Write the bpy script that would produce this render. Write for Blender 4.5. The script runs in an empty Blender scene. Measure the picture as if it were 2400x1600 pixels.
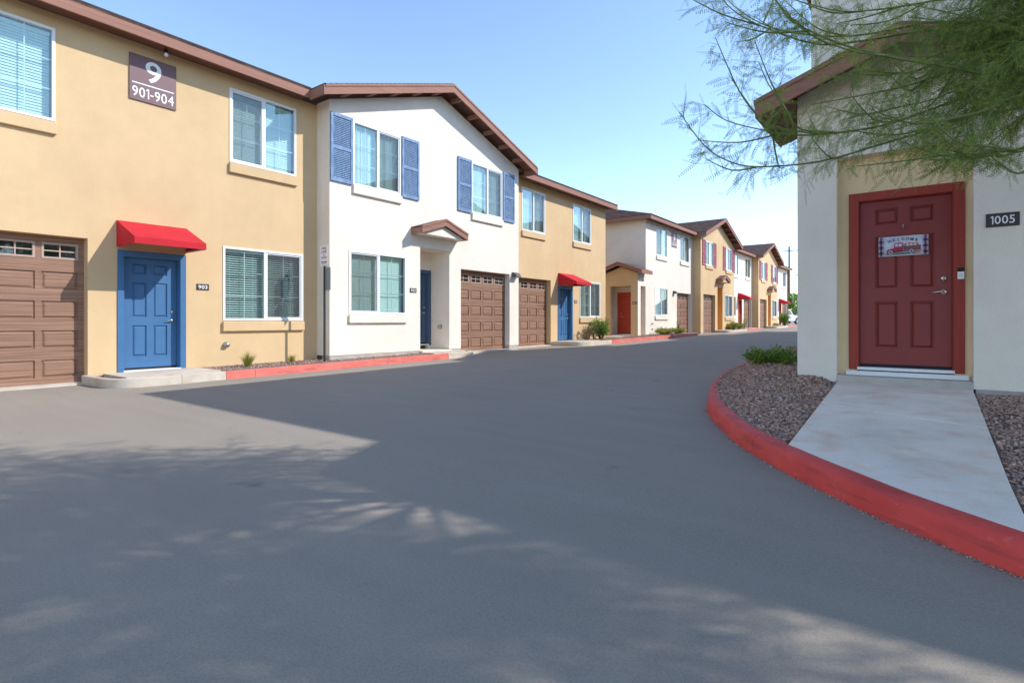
import bpy, bmesh, math, random
import numpy as np
from mathutils import Vector, Matrix
R = math.radians
random.seed(7); np.random.seed(7)
scene = bpy.context.scene
col = scene.collection

# ------------------------------------------------------------------ camera, sky, sun, exposure
YAW = 36.941
cam_d = bpy.data.cameras.new('camera'); cam = bpy.data.objects.new('camera', cam_d); col.objects.link(cam)
cam.location = (0, 0, 1.1); cam.rotation_euler = (R(90), 0, R(YAW))
cam_d.sensor_width = 36; cam_d.lens = 36*1290/2400; cam_d.shift_y = -0.02
cam_d.clip_start = 0.05; cam_d.clip_end = 12000
scene.camera = cam
SUN_TO = Vector((1.0, 0.72, 0.95)).normalized()
SUN_EL = math.asin(SUN_TO.z); SUN_AZ = math.atan2(SUN_TO.x, SUN_TO.y)
world = bpy.data.worlds.new('World'); scene.world = world; world.use_nodes = True
wn = world.node_tree; bgn = wn.nodes['Background']
sky = wn.nodes.new('ShaderNodeTexSky'); sky.sky_type = 'NISHITA'; sky.sun_disc = False
sky.sun_elevation = SUN_EL; sky.sun_rotation = SUN_AZ
sky.air_density = 0.88; sky.dust_density = 0.0; sky.ozone_density = 1.2; sky.altitude = 700
wn.links.new(sky.outputs[0], bgn.inputs[0]); bgn.inputs[1].default_value = 0.15
sun_d = bpy.data.lights.new('sun', 'SUN'); sun_d.energy = 2.0; sun_d.angle = R(0.5); sun_d.color = (1.0, 0.985, 0.96)
sun = bpy.data.objects.new('sun', sun_d); col.objects.link(sun)
sun.rotation_euler = SUN_TO.to_track_quat('Z', 'Y').to_euler(); sun.location = (30, 20, 30)
scene.view_settings.view_transform = 'Standard'; scene.view_settings.look = 'None'
scene.view_settings.gamma = 1.0; scene.view_settings.exposure = 1.3
scene.view_settings.use_curve_mapping = False

# ------------------------------------------------------------------ materials
def nt(m): return m.node_tree.nodes, m.node_tree.links
def mat(name, color, rough=0.8, metal=0.0, spec=0.5):
    m = bpy.data.materials.new(name); m.use_nodes = True
    b = m.node_tree.nodes['Principled BSDF']
    b.inputs['Base Color'].default_value = (*color, 1); b.inputs['Roughness'].default_value = rough
    b.inputs['Metallic'].default_value = metal
    if 'Specular IOR Level' in b.inputs: b.inputs['Specular IOR Level'].default_value = spec
    return m
def coords(m, scale=(1, 1, 1), kind='Object', world=True):
    n, l = nt(m)
    if world:
        g = n.new('ShaderNodeNewGeometry'); src = g.outputs['Position']
    else:
        t = n.new('ShaderNodeTexCoord'); src = t.outputs[kind]
    mp = n.new('ShaderNodeMapping'); mp.inputs['Scale'].default_value = scale
    l.new(src, mp.inputs[0]); return mp.outputs[0]
def noise(m, co, scale, detail=4, rough=0.55):
    n, l = nt(m); t = n.new('ShaderNodeTexNoise'); t.inputs['Scale'].default_value = scale
    t.inputs['Detail'].default_value = detail; t.inputs['Roughness'].default_value = rough
    l.new(co, t.inputs['Vector']); return t.outputs[0]
def ramp(m, src, stops):
    n, l = nt(m); r = n.new('ShaderNodeValToRGB'); e = r.color_ramp.elements
    while len(e) < len(stops): e.new(0.5)
    for i, (p, c) in enumerate(stops):
        e[i].position = p; e[i].color = (*c, 1) if len(c) == 3 else c
    l.new(src, r.inputs[0]); return r.outputs[0]
def mixc(m, a, b, fac, mode='MIX'):
    n, l = nt(m); x = n.new('ShaderNodeMix'); x.data_type = 'RGBA'; x.blend_type = mode
    for i, v in ((6, a), (7, b)):
        if isinstance(v, tuple): x.inputs[i].default_value = (*v, 1)
        else: l.new(v, x.inputs[i])
    if isinstance(fac, float): x.inputs[0].default_value = fac
    else: l.new(fac, x.inputs[0])
    return x.outputs[2]
def setc(m, c): nt(m)[1].new(c, m.node_tree.nodes['Principled BSDF'].inputs['Base Color'])
def bump(m, h, strength, dist):
    n, l = nt(m); b = n.new('ShaderNodeBump'); b.inputs['Strength'].default_value = strength
    b.inputs['Distance'].default_value = dist; l.new(h, b.inputs['Height'])
    l.new(b.outputs[0], m.node_tree.nodes['Principled BSDF'].inputs['Normal'])
def vary(m, c, k, scale, co=None, detail=4):
    co = co or coords(m)
    d = tuple(x*(1-k) for x in c); u = tuple(min(1, x*(1+k)) for x in c)
    return ramp(m, noise(m, co, scale, detail), [(0.3, d), (0.7, u)])

M = {}
def stucco(name, c):
    m = mat(name, c, 0.92, spec=0.25); co = coords(m)
    a = mixc(m, vary(m, c, 0.07, 0.7, co, 6), ramp(m, noise(m, co, 4.5, 5, 0.6), [(0.3, (0.955, 0.95, 0.94)), (0.7, (1.0, 1.0, 1.0))]), 1.0, 'MULTIPLY')
    grain = ramp(m, noise(m, co, 60, 3), [(0.35, (0.93,)*3), (0.65, (1.0,)*3)])
    streak = ramp(m, noise(m, coords(m, (2.5, 2.5, 0.18)), 1.2, 4), [(0.35, (0.975, 0.972, 0.965)), (0.62, (1, 1, 1))])
    setc(m, mixc(m, mixc(m, a, grain, 1.0, 'MULTIPLY'), streak, 1.0, 'MULTIPLY'))
    bump(m, noise(m, co, 75, 5, 0.65), 0.35, 0.006); return m
M['tan'] = stucco('stucco_tan', (0.68, 0.475, 0.262))
M['white'] = stucco('stucco_white', (0.86, 0.765, 0.645))
M['alc'] = stucco('stucco_alcove_tan', (0.84, 0.62, 0.37))
M['bouncewall'] = stucco('stucco_tan_bounce_tint', (0.80, 0.38, 0.10))  # tan stucco tinted orange, bounced light put into the colour
def wood(name, c, k, sc, rough=0.6, axis='y'):
    m = mat(name, c, rough, spec=0.3)
    s = {'y': (3, 0.35, 22), 'z': (22, 22, 0.6), 'x': (0.5, 22, 22)}[axis]
    co = coords(m, s)
    setc(m, mixc(m, vary(m, c, k, sc, co, 6), vary(m, (1, 1, 1), 0.06, 1.3), 1.0, 'MULTIPLY'))
    bump(m, noise(m, co, sc*2, 4), 0.12, 0.004); return m
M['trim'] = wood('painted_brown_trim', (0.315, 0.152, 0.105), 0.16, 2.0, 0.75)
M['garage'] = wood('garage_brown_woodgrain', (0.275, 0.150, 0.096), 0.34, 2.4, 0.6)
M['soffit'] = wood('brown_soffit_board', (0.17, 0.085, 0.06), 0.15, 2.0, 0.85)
def paint(name, c, rough=0.5, k=0.06):
    m = mat(name, c, rough, spec=0.4); setc(m, vary(m, c, k, 5)); bump(m, noise(m, coords(m), 120, 3), 0.06, 0.002); return m
M['blue'] = paint('blue_door_paint', (0.052, 0.145, 0.29), 0.45)
M['blueshade'] = paint('shaded_blue_door_paint', (0.060, 0.105, 0.175), 0.5)  # darker copy of the door blue, alcove shade put into the colour
M['red'] = paint('dark_red_door_paint', (0.235, 0.030, 0.024), 0.5)
M['redtrim'] = wood('red_painted_casing', (0.33, 0.046, 0.030), 0.14, 2.0, 0.65, 'z')
M['orange'] = paint('orange_red_door_paint', (0.44, 0.060, 0.030), 0.5)
M['amber'] = paint('amber_door_paint', (0.45, 0.19, 0.04), 0.5)
def faded(name, c, f):
    m = mat(name, c, 0.65, spec=0.3)
    n_ = ramp(m, noise(m, coords(m, (6, 6, 1.6)), 3.0, 6, 0.7), [(0.42, (0,)*3), (0.68, (1,)*3)])
    setc(m, mixc(m, vary(m, c, 0.08, 4), f, n_)); return m
M['shutter'] = faded('faded_blue_shutter_paint', (0.125, 0.215, 0.36), (0.28, 0.37, 0.50))
M['shutter_pink'] = faded('faded_pink_shutter_paint', (0.40, 0.10, 0.13), (0.52, 0.19, 0.22))
M['vinyl'] = paint('white_vinyl', (0.78, 0.77, 0.75), 0.4, 0.02)
M['blind'] = mat('white_blind_slats', (0.84, 0.84, 0.81), 0.6)
M['room'] = mat('room_interior', (0.16, 0.17, 0.17), 0.9)
M['dark'] = mat('dark_gap', (0.015, 0.015, 0.017), 0.9)
M['metal'] = mat('satin_nickel', (0.62, 0.56, 0.46), 0.28, 1.0)
M['alu'] = mat('galvanised_steel', (0.42, 0.43, 0.44), 0.45, 0.8)
M['bronze'] = paint('bronze_fixture_paint', (0.10, 0.085, 0.085), 0.45)
M['postgreen'] = paint('dark_green_post', (0.03, 0.045, 0.04), 0.5)
M['signbrown'] = paint('sign_brown', (0.17, 0.085, 0.085), 0.45, 0.03)
M['plaque'] = paint('plaque_dark_brown', (0.045, 0.035, 0.035), 0.5, 0.03)
M['signwhite'] = mat('sign_white', (0.80, 0.79, 0.77), 0.5)
M['signred'] = mat('sign_red', (0.45, 0.04, 0.03), 0.5)
def awn():
    m = mat('red_awning_fabric', (0.52, 0.022, 0.032), 0.8, spec=0.2)
    setc(m, vary(m, (0.52, 0.022, 0.032), 0.08, 2.5)); bump(m, noise(m, coords(m), 400, 2), 0.1, 0.001); return m
M['awning'] = awn()
def asphalt():
    m = mat('sealed_asphalt', (0.10, 0.10, 0.105), 0.86, spec=0.3); co = coords(m)
    base = ramp(m, noise(m, co, 0.35, 6, 0.6), [(0.28, (0.292, 0.246, 0.194)), (0.72, (0.332, 0.281, 0.223))])
    sweep = ramp(m, noise(m, coords(m, (0.25, 2.2, 1)), 1.4, 5, 0.6), [(0.35, (0.965,)*3), (0.65, (1.03,)*3)])
    c = mixc(m, base, sweep, 1.0, 'MULTIPLY')
    fine = ramp(m, noise(m, co, 190, 3, 0.7), [(0.3, (0.78,)*3), (0.7, (1.18,)*3)])
    c = mixc(m, c, fine, 1.0, 'MULTIPLY')
    n, l = nt(m); v = n.new('ShaderNodeTexVoronoi'); v.inputs['Scale'].default_value = 17; l.new(co, v.inputs['Vector'])
    sp = ramp(m, v.outputs['Distance'], [(0.025, (1,)*3), (0.05, (0,)*3)])
    gate = ramp(m, noise(m, co, 1.7, 2), [(0.40, (0,)*3), (0.55, (1,)*3)])
    c = mixc(m, c, (0.34, 0.33, 0.31), mixc(m, sp, gate, 1.0, 'MULTIPLY'))
    rust = ramp(m, noise(m, coords(m, (0.55, 1.5, 1)), 0.9, 4), [(0.70, (0,)*3), (0.80, (0.45,)*3)])
    c = mixc(m, c, (0.20, 0.125, 0.09), rust)
    agg = ramp(m, noise(m, co, 75, 2, 0.5), [(0.36, (0.92,)*3), (0.6, (1.03,)*3)])
    c = mixc(m, c, agg, 1.0, 'MULTIPLY')
    drip = ramp(m, noise(m, co, 2.3, 3, 0.45), [(0.70, (1,)*3), (0.78, (0.74,)*3)])
    c = mixc(m, c, drip, 1.0, 'MULTIPLY')
    setc(m, c)
    bump(m, noise(m, co, 190, 5, 0.75), 0.45, 0.004); return m
M['asphalt'] = asphalt()
def concrete(name, c):
    m = mat(name, c, 0.9, spec=0.25); co = coords(m)
    a = ramp(m, noise(m, co, 1.6, 7, 0.65), [(0.3, tuple(x*0.82 for x in c)), (0.5, c), (0.72, tuple(min(1, x*1.12) for x in c))])
    st = ramp(m, noise(m, co, 3.7, 5, 0.6), [(0.50, (1, 1, 1)), (0.72, (0.96, 0.80, 0.70))])
    f = ramp(m, noise(m, co, 140, 3), [(0.3, (0.9,)*3), (0.7, (1.06,)*3)])
    setc(m, mixc(m, mixc(m, a, st, 1.0, 'MULTIPLY'), f, 1.0, 'MULTIPLY'))
    bump(m, noise(m, co, 90, 5, 0.7), 0.3, 0.004); return m
M['concrete'] = concrete('broomed_concrete', (0.86, 0.725, 0.585))
M['foundation'] = concrete('foundation_concrete', (0.46, 0.42, 0.37))
M['gutter'] = concrete('pale_gutter_concrete', (0.58, 0.50, 0.40))
def kerbred():
    m = mat('red_kerb_paint', (0.4, 0.03, 0.03), 0.7, spec=0.35); co = coords(m)
    base = ramp(m, noise(m, co, 2.2, 6, 0.65), [(0.3, (0.60, 0.055, 0.042)), (0.7, (0.74, 0.085, 0.066))])
    wear = ramp(m, noise(m, co, 11, 8, 0.72), [(0.60, (0,)*3), (0.78, (0.55,)*3)])
    c = mixc(m, base, (0.58, 0.25, 0.19), wear)
    ch = ramp(m, noise(m, co, 38, 3, 0.5), [(0.73, (0,)*3), (0.76, (1,)*3)])
    c = mixc(m, c, (0.5, 0.44, 0.40), ch)
    dirt = ramp(m, noise(m, coords(m, (1.2, 1.2, 9)), 2.4, 5), [(0.52, (0,)*3), (0.74, (0.6,)*3)])
    scuff = ramp(m, noise(m, coords(m, (1, 1, 5)), 17, 5, 0.7), [(0.62, (0,)*3), (0.70, (0.5,)*3)])
    c = mixc(m, c, (0.09, 0.06, 0.06), scuff)
    setc(m, mixc(m, c, (0.26, 0.05, 0.045), dirt)); bump(m, noise(m, co, 80, 5, 0.7), 0.3, 0.003); return m
M['kerbred'] = kerbred()
M['kerblit'] = kerbred(); M['kerblit'].name = 'sunlit_red_kerb_paint'  # paler copy of the kerb red, strong sunlight put into the colour
for nd in M['kerblit'].node_tree.nodes:
    if nd.type == 'VALTORGB' and nd.color_ramp.elements[0].color[0] > 0.3:
        nd.color_ramp.elements[0].color = (0.60, 0.13, 0.10, 1); nd.color_ramp.elements[1].color = (0.72, 0.20, 0.155, 1)
def pebblem():
    m = mat('desert_pebbles', (0.3, 0.25, 0.22), 0.75, spec=0.35); n, l = nt(m)
    g = n.new('ShaderNodeNewGeometry')
    c = ramp(m, g.outputs['Random Per Island'], [(0.0, (0.14, 0.10, 0.10)), (0.25, (0.33, 0.225, 0.19)), (0.45, (0.46, 0.35, 0.29)),
             (0.6, (0.26, 0.21, 0.22)), (0.78, (0.56, 0.45, 0.37)), (0.92, (0.40, 0.26, 0.20)), (1.0, (0.72, 0.63, 0.57))])
    f = ramp(m, noise(m, coords(m), 130, 3), [(0.3, (0.86, 0.70, 0.58)), (0.7, (1.30, 1.06, 0.88))])
    setc(m, mixc(m, c, f, 1.0, 'MULTIPLY')); return m
M['pebble'] = pebblem()
def bedm():
    m = mat('gravel_bed_soil', (0.2, 0.16, 0.13), 0.95, spec=0.2); n, l = nt(m); co = coords(m)
    v = n.new('ShaderNodeTexVoronoi'); v.inputs['Scale'].default_value = 38; l.new(co, v.inputs['Vector'])
    c = ramp(m, noise(m, v.outputs['Color'], 3.0, 1), [(0.25, (0.10, 0.075, 0.07)), (0.5, (0.24, 0.17, 0.14)), (0.75, (0.40, 0.31, 0.26))])
    setc(m, c); bump(m, v.outputs['Distance'], 0.8, 0.02); return m
M['bed'] = bedm()
def dirtm():
    m = mat('desert_ground', (0.3, 0.23, 0.16), 0.95, spec=0.2)
    setc(m, vary(m, (0.30, 0.225, 0.16), 0.2, 0.4)); return m
M['dirt'] = dirtm()
def shingle():
    m = mat('brown_asphalt_shingle', (0.14, 0.08, 0.065), 0.92, spec=0.2); n, l = nt(m); co = coords(m)
    g = noise(m, coords(m, (3.3, 3.3, 9)), 1.0, 2)
    c = ramp(m, g, [(0.3, (0.085, 0.05, 0.042)), (0.5, (0.14, 0.082, 0.066)), (0.7, (0.20, 0.125, 0.10))])
    f = ramp(m, noise(m, co, 60, 3), [(0.3, (0.8,)*3), (0.7, (1.2,)*3)])
    setc(m, mixc(m, c, f, 1.0, 'MULTIPLY')); return m
M['shingle'] = shingle()
def glass(name, tint, ior=0.07):
    m = bpy.data.materials.new(name); m.use_nodes = True; n, l = nt(m); n.clear()
    o = n.new('ShaderNodeOutputMaterial'); mx = n.new('ShaderNodeMixShader'); t = n.new('ShaderNodeBsdfTransparent')
    t.inputs[0].default_value = (*tint, 1); gl = n.new('ShaderNodeBsdfGlossy'); gl.inputs['Roughness'].default_value = 0.015
    lw = n.new('ShaderNodeLayerWeight'); pw = n.new('ShaderNodeMath'); pw.operation = 'POWER'; pw.inputs[1].default_value = 3.0
    mr = n.new('ShaderNodeMapRange'); mr.inputs['To Min'].default_value = ior; mr.inputs['To Max'].default_value = 0.9
    lw.inputs[0].default_value = 0.5; l.new(lw.outputs['Facing'], pw.inputs[0]); l.new(pw.outputs[0], mr.inputs['Value'])
    l.new(mr.outputs[0], mx.inputs[0]); l.new(t.outputs[0], mx.inputs[1]); l.new(gl.outputs[0], mx.inputs[2]); l.new(mx.outputs[0], o.inputs[0]); return m
M['glass'] = glass('lowe_window_glass', (0.87, 0.97, 0.955), 0.10)
M['glassdark'] = glass('garage_lite_glass', (0.85, 0.87, 0.85))
def screenm():
    m = bpy.data.materials.new('insect_screen'); m.use_nodes = True; n, l = nt(m); n.clear()
    o = n.new('ShaderNodeOutputMaterial'); mx = n.new('ShaderNodeMixShader'); t = n.new('ShaderNodeBsdfTransparent')
    d = n.new('ShaderNodeBsdfDiffuse'); d.inputs[0].default_value = (0.13, 0.13, 0.12, 1); mx.inputs[0].default_value = 0.19
    l.new(t.outputs[0], mx.inputs[1]); l.new(d.outputs[0], mx.inputs[2]); l.new(mx.outputs[0], o.inputs[0]); return m
M['screen'] = screenm()
def leafm(name, c, k=0.35, trans=0.25):
    m = mat(name, c, 0.6, spec=0.3); n, l = nt(m); g = n.new('ShaderNodeNewGeometry')
    cc = ramp(m, g.outputs['Random Per Island'], [(0.0, tuple(x*(1-k) for x in c)), (0.6, c), (1.0, (c[0]*1.8, c[1]*1.45, c[2]*1.1))])
    setc(m, cc); b = n['Principled BSDF']; tr = n.new('ShaderNodeBsdfTranslucent'); l.new(cc, tr.inputs[0])
    mx = n.new('ShaderNodeMixShader'); mx.inputs[0].default_value = trans
    l.new(b.outputs[0], mx.inputs[1]); l.new(tr.outputs[0], mx.inputs[2]); l.new(mx.outputs[0], n['Material Output'].inputs[0]); return m
M['leaf'] = leafm('palo_verde_leaflets', (0.20, 0.285, 0.06), trans=0.42)
M['leaf_bright'] = leafm('bright_shrub_leaves', (0.16, 0.27, 0.045))
M['leaf_dark'] = leafm('dark_shrub_leaves', (0.09, 0.17, 0.04))
M['leaf_yellow'] = leafm('yellow_green_leaves', (0.32, 0.33, 0.07))
M['leaf_dry'] = leafm('dry_reddish_leaves', (0.20, 0.12, 0.055))
M['bark'] = paint('green_bark', (0.13, 0.17, 0.045), 0.7, 0.25)
M['twig'] = paint('brown_twig', (0.16, 0.10, 0.06), 0.8, 0.2)
M['carwhite'] = mat('white_car_paint', (0.75, 0.76, 0.78), 0.25)
M['tyre'] = mat('tyre_rubber', (0.02, 0.02, 0.02), 0.8)
M['rock'] = concrete('slate_rock', (0.20, 0.21, 0.25))
M['pole'] = wood('weathered_pole_wood', (0.10, 0.065, 0.045), 0.2, 2, 0.9, 'z')

# ------------------------------------------------------------------ mesh helpers
class MB:
    def __init__(s): s.v = []; s.f = []
    def add(s, vs, fs):
        n = len(s.v); s.v += [tuple(p) for p in vs]; s.f += [tuple(i+n for i in f) for f in fs]; return s
    def quad(s, a, b, c, d): return s.add([a, b, c, d], [(0, 1, 2, 3)])
    def poly(s, pts): return s.add(pts, [tuple(range(len(pts)))])
    def box(s, x0, x1, y0, y1, z0, z1):
        return s.add([(x0, y0, z0), (x1, y0, z0), (x1, y1, z0), (x0, y1, z0), (x0, y0, z1), (x1, y0, z1), (x1, y1, z1), (x0, y1, z1)],
            [(0, 3, 2, 1), (4, 5, 6, 7), (0, 1, 5, 4), (1, 2, 6, 5), (2, 3, 7, 6), (3, 0, 4, 7)])
    def prism(s, poly, vec):                       # polygon (3-D points) extruded along vec
        n = len(poly); v = Vector(vec); top = [tuple(Vector(p)+v) for p in poly]
        fs = [tuple(range(n-1, -1, -1)), tuple(range(n, 2*n))] + [(i, (i+1) % n, n+(i+1) % n, n+i) for i in range(n)]
        return s.add(list(poly)+top, fs)
    def bar(s, p, q, w, h, up=(0, 0, 1)):          # box beam from p to q
        p, q = Vector(p), Vector(q); d = (q-p).normalized(); r = d.cross(Vector(up)); r.normalize(); u = r.cross(d)
        c = [r*w/2*a+u*h/2*b for a, b in ((-1, -1), (1, -1), (1, 1), (-1, 1))]
        return s.prism([tuple(p+k) for k in c], q-p)
    def tube(s, pts, rad, n=8, cap=True):
        pts = [Vector(p) for p in pts]; m = len(pts); rad = rad if hasattr(rad, '__len__') else [rad]*m
        base = len(s.v); up = Vector((0.13, 0.21, 0.97))
        for i, p in enumerate(pts):
            d = (pts[min(i+1, m-1)]-pts[max(i-1, 0)]).normalized()
            r = d.cross(up)
            if r.length < 1e-3: r = d.cross(Vector((1, 0, 0)))
            r.normalize(); u = r.cross(d)
            for k in range(n):
                a = 2*math.pi*k/n; s.v.append(tuple(p+(r*math.cos(a)+u*math.sin(a))*rad[i]))
        for i in range(m-1):
            for k in range(n):
                a, b = base+i*n+k, base+i*n+(k+1) % n; s.f.append((a, b, b+n, a+n))
        if cap:
            s.f.append(tuple(base+k for k in range(n-1, -1, -1))); s.f.append(tuple(base+(m-1)*n+k for k in range(n)))
        return s
    def mesh(s, name, material, smooth=False, recalc=True):
        me = bpy.data.meshes.new(name); me.from_pydata(s.v, [], s.f)
        if recalc:
            b = bmesh.new(); b.from_mesh(me); bmesh.ops.recalc_face_normals(b, faces=b.faces); b.to_mesh(me); b.free()
        me.materials.append(material)
        if smooth: me.polygons.foreach_set('use_smooth', [True]*len(me.polygons))
        me.update(); return me
WL = {}                                           # world location of every object made (no parent is rotated unless noted)
def put(name, me, loc, parent=None, rotz=0.0, kind=None):
    """one object; loc is in world space, or in the parent's own space when the parent is turned"""
    o = bpy.data.objects.new(name, me); col.objects.link(o)
    if parent is not None:
        o.parent = parent; o.location = Vector(loc)-WL[parent.name]
    else: o.location = loc
    o.rotation_euler = (0, 0, rotz); WL[o.name] = Vector(loc)
    if kind: o['kind'] = kind
    return o
def sub(name, me, parent, loc=(0, 0, 0), kind=None):   # child given in the parent's local space
    o = bpy.data.objects.new(name, me); col.objects.link(o); o.parent = parent; o.location = loc
    WL[o.name] = WL[parent.name]+Vector(loc)
    if kind: o['kind'] = kind
    return o
def tag(o, label, cat, group=None):
    o['label'] = label; o['category'] = cat
    if group: o['group'] = group
    return o
def world_part(name, mb, material, parent, smooth=False, kind=None):   # mesh given in world coordinates, under an unrotated parent
    me = mb.mesh(name, material, smooth)
    c = Vector(np.mean(np.array(mb.v), axis=0)); c.z = min(p[2] for p in mb.v)
    me.transform(Matrix.Translation(-c)); return put(name, me, c, parent, kind=kind)
def bevel(o, w=0.006, seg=2):
    b = o.modifiers.new('bevel', 'BEVEL'); b.width = w; b.segments = seg; b.limit_method = 'ANGLE'; return o
CACHE = {}
def cached(key, fn):
    if key not in CACHE: CACHE[key] = fn()
    return CACHE[key]
def grid_wall(mb, F, a0, a1, z0, z1, holes):
    """wall face with real openings and reveals; holes = (a0,a1,z0,z1,depth); F maps (out,along,z) to space"""
    A = sorted({a0, a1, *[h[0] for h in holes], *[h[1] for h in holes]}); A = [a for a in A if a0 <= a <= a1]
    Zs = sorted({z0, z1, *[h[2] for h in holes], *[h[3] for h in holes]}); Zs = [z for z in Zs if z0 <= z <= z1]
    for i in range(len(A)-1):
        for j in range(len(Zs)-1):
            ca, cz = (A[i]+A[i+1])/2, (Zs[j]+Zs[j+1])/2
            if any(h[0] < ca < h[1] and h[2] < cz < h[3] for h in holes): continue
            mb.quad(F(0, A[i], Zs[j]), F(0, A[i+1], Zs[j]), F(0, A[i+1], Zs[j+1]), F(0, A[i], Zs[j+1]))
    for (b0, b1, c0, c1, d) in holes:
        c0_ = max(c0, z0)
        mb.quad(F(0, b0, c0_), F(0, b0, c1), F(-d, b0, c1), F(-d, b0, c0_))
        mb.quad(F(0, b1, c0_), F(0, b1, c1), F(-d, b1, c1), F(-d, b1, c0_))
        mb.quad(F(0, b0, c1), F(0, b1, c1), F(-d, b1, c1), F(-d, b0, c1))
        if c0 > z0: mb.quad(F(0, b0, c0), F(0, b1, c0), F(-d, b1, c0), F(-d, b0, c0))
L0 = lambda o, a, z: (o, a, z)

# ------------------------------------------------------------------ reusable building parts (local frame: x out of the wall, y along, z up)
def ring(mb, x0, x1, y0, y1, z0, z1, w):
    mb.box(x0, x1, y0, y1, z0, z0+w); mb.box(x0, x1, y0, y1, z1-w, z1)
    mb.box(x0, x1, y0, y0+w, z0+w, z1-w); mb.box(x0, x1, y1-w, y1, z0+w, z1-w)
def make_window(parent, loc, w, h, screen='right', blind='closed', sillmat='tan', rotz=0.0, sill=True):
    def frame():
        mb = MB(); ring(mb, -0.055, 0.016, 0, w, 0, h, 0.045)
        mb.box(-0.05, 0.008, w/2-0.026, w/2+0.026, 0.045, h-0.045); return mb.mesh('window_frame', M['vinyl'])
    o = put('window', cached(('wf', w, h), frame), loc, parent, rotz)
    def sash(): mb = MB(); ring(mb, -0.036, -0.002, 0, w/2-0.075, 0, h-0.094, 0.03); return mb.mesh('sash', M['vinyl'])
    def pane(): mb = MB(); mb.box(-0.026, -0.022, 0, w/2-0.071, 0, h-0.09); return mb.mesh('pane', M['glass'])
    def scr(): mb = MB(); mb.box(-0.0045, -0.0035, 0, w/2-0.077, 0, h-0.096); return mb.mesh('insect_screen', M['screen'])
    def munt():
        mb = MB(); ww = w/2-0.071; hh = h-0.09
        mb.box(-0.038, -0.030, ww/2-0.008, ww/2+0.008, 0, hh)
        for k in (1, 2): mb.box(-0.0375, -0.0305, 0, ww, hh*k/3-0.008, hh*k/3+0.008)
        return mb.mesh('muntin_bars', M['vinyl'])
    for s in (0, 1):
        y = 0.045 if s == 0 else w/2+0.026
        sub('pane', cached(('wp', w, h), pane), o, (0, y, 0.045)); sub('muntin_bars', cached(('wm', w, h), munt), o, (0, y, 0.045))
        if (screen == 'left') == (s == 0):
            sub('sash', cached(('ws', w, h), sash), o, (0, y+0.002, 0.047)); sub('insect_screen', cached(('wsc', w, h), scr), o, (0, y+0.003, 0.048))
    def bl():
        mb = MB()
        if blind == 'vertical':
            n = int(w/0.085)
            for i in range(n):
                y = 0.05+(w-0.1)*(i+0.5)/n; d = 0.044; t = 0.028*(0.6+0.4*math.sin(i*1.7))
                mb.quad((-0.13-t, y-d, 0.06), (-0.13+t, y+d, 0.06), (-0.13+t, y+d, h-0.09), (-0.13-t, y-d, h-0.09))
        else:
            t = {'closed': 0.026, 'open': 0.012}[blind]; d = {'closed': 0.010, 'open': 0.022}[blind]; n = int((h-0.12)/0.048)
            for i in range(n):
                z = 0.07+0.048*i; k = 0.0012*math.sin(i*2.3)
                mb.quad((-0.13+d, 0.05, z-t+k), (-0.13+d, w-0.05, z-t-k), (-0.13-d, w-0.05, z+t-k), (-0.13-d, 0.05, z+t+k))
            for yy in (0.22, w/2-0.2, w/2+0.2, w-0.22): mb.box(-0.158, -0.154, yy-0.004, yy+0.004, 0.06, h-0.06)
        mb.box(-0.165, -0.10, 0.05, w-0.05, h-0.10, h-0.05); return mb.mesh('blind', M['blind'], recalc=False)
    sub('blind', cached(('wb', w, h, blind), bl), o, kind='stuff')
    def room():
        mb = MB(); x0, x1 = -0.6, -0.056
        mb.quad((x0, 0, 0), (x0, w, 0), (x0, w, h), (x0, 0, h))
        mb.quad((x0, 0, 0), (x1, 0, 0), (x1, 0, h), (x0, 0, h)); mb.quad((x0, w, 0), (x1, w, 0), (x1, w, h), (x0, w, h))
        mb.quad((x0, 0, 0), (x1, 0, 0), (x1, w, 0), (x0, w, 0)); mb.quad((x0, 0, h), (x1, 0, h), (x1, w, h), (x0, w, h)); return mb.mesh('room', M['room'])
    sub('room_recess', cached(('wr', w, h), room), o)
    if sill:
        def sl(): mb = MB(); mb.box(0.001, 0.065, -0.015, w+0.015, -0.225, -0.022); return mb.mesh('sill', M[sillmat])
        bevel(sub('sill', cached(('wsl', w, sillmat), sl), o), 0.012, 2)
    return o
def raised(w, h, d, bv):                           # a raised-and-fielded panel standing in its recess
    v = [(-d, 0, 0), (-d, w, 0), (-d, w, h), (-d, 0, h)]
    q = [(-d, bv*0.6, bv*0.6), (-d, w-bv*0.6, bv*0.6), (-d, w-bv*0.6, h-bv*0.6), (-d, bv*0.6, h-bv*0.6)]
    t = [(-d*0.1, bv*1.5, bv*1.5), (-d*0.1, w-bv*1.5, bv*1.5), (-d*0.1, w-bv*1.5, h-bv*1.5), (-d*0.1, bv*1.5, h-bv*1.5)]
    mb = MB(); n = 4
    fs = [(8, 9, 10, 11)]
    for k in range(4): fs += [(k, (k+1) % 4, 4+(k+1) % 4, 4+k), (4+k, 4+(k+1) % 4, 8+(k+1) % 4, 8+k)]
    mb.add(v+q+t, fs); return mb
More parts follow.
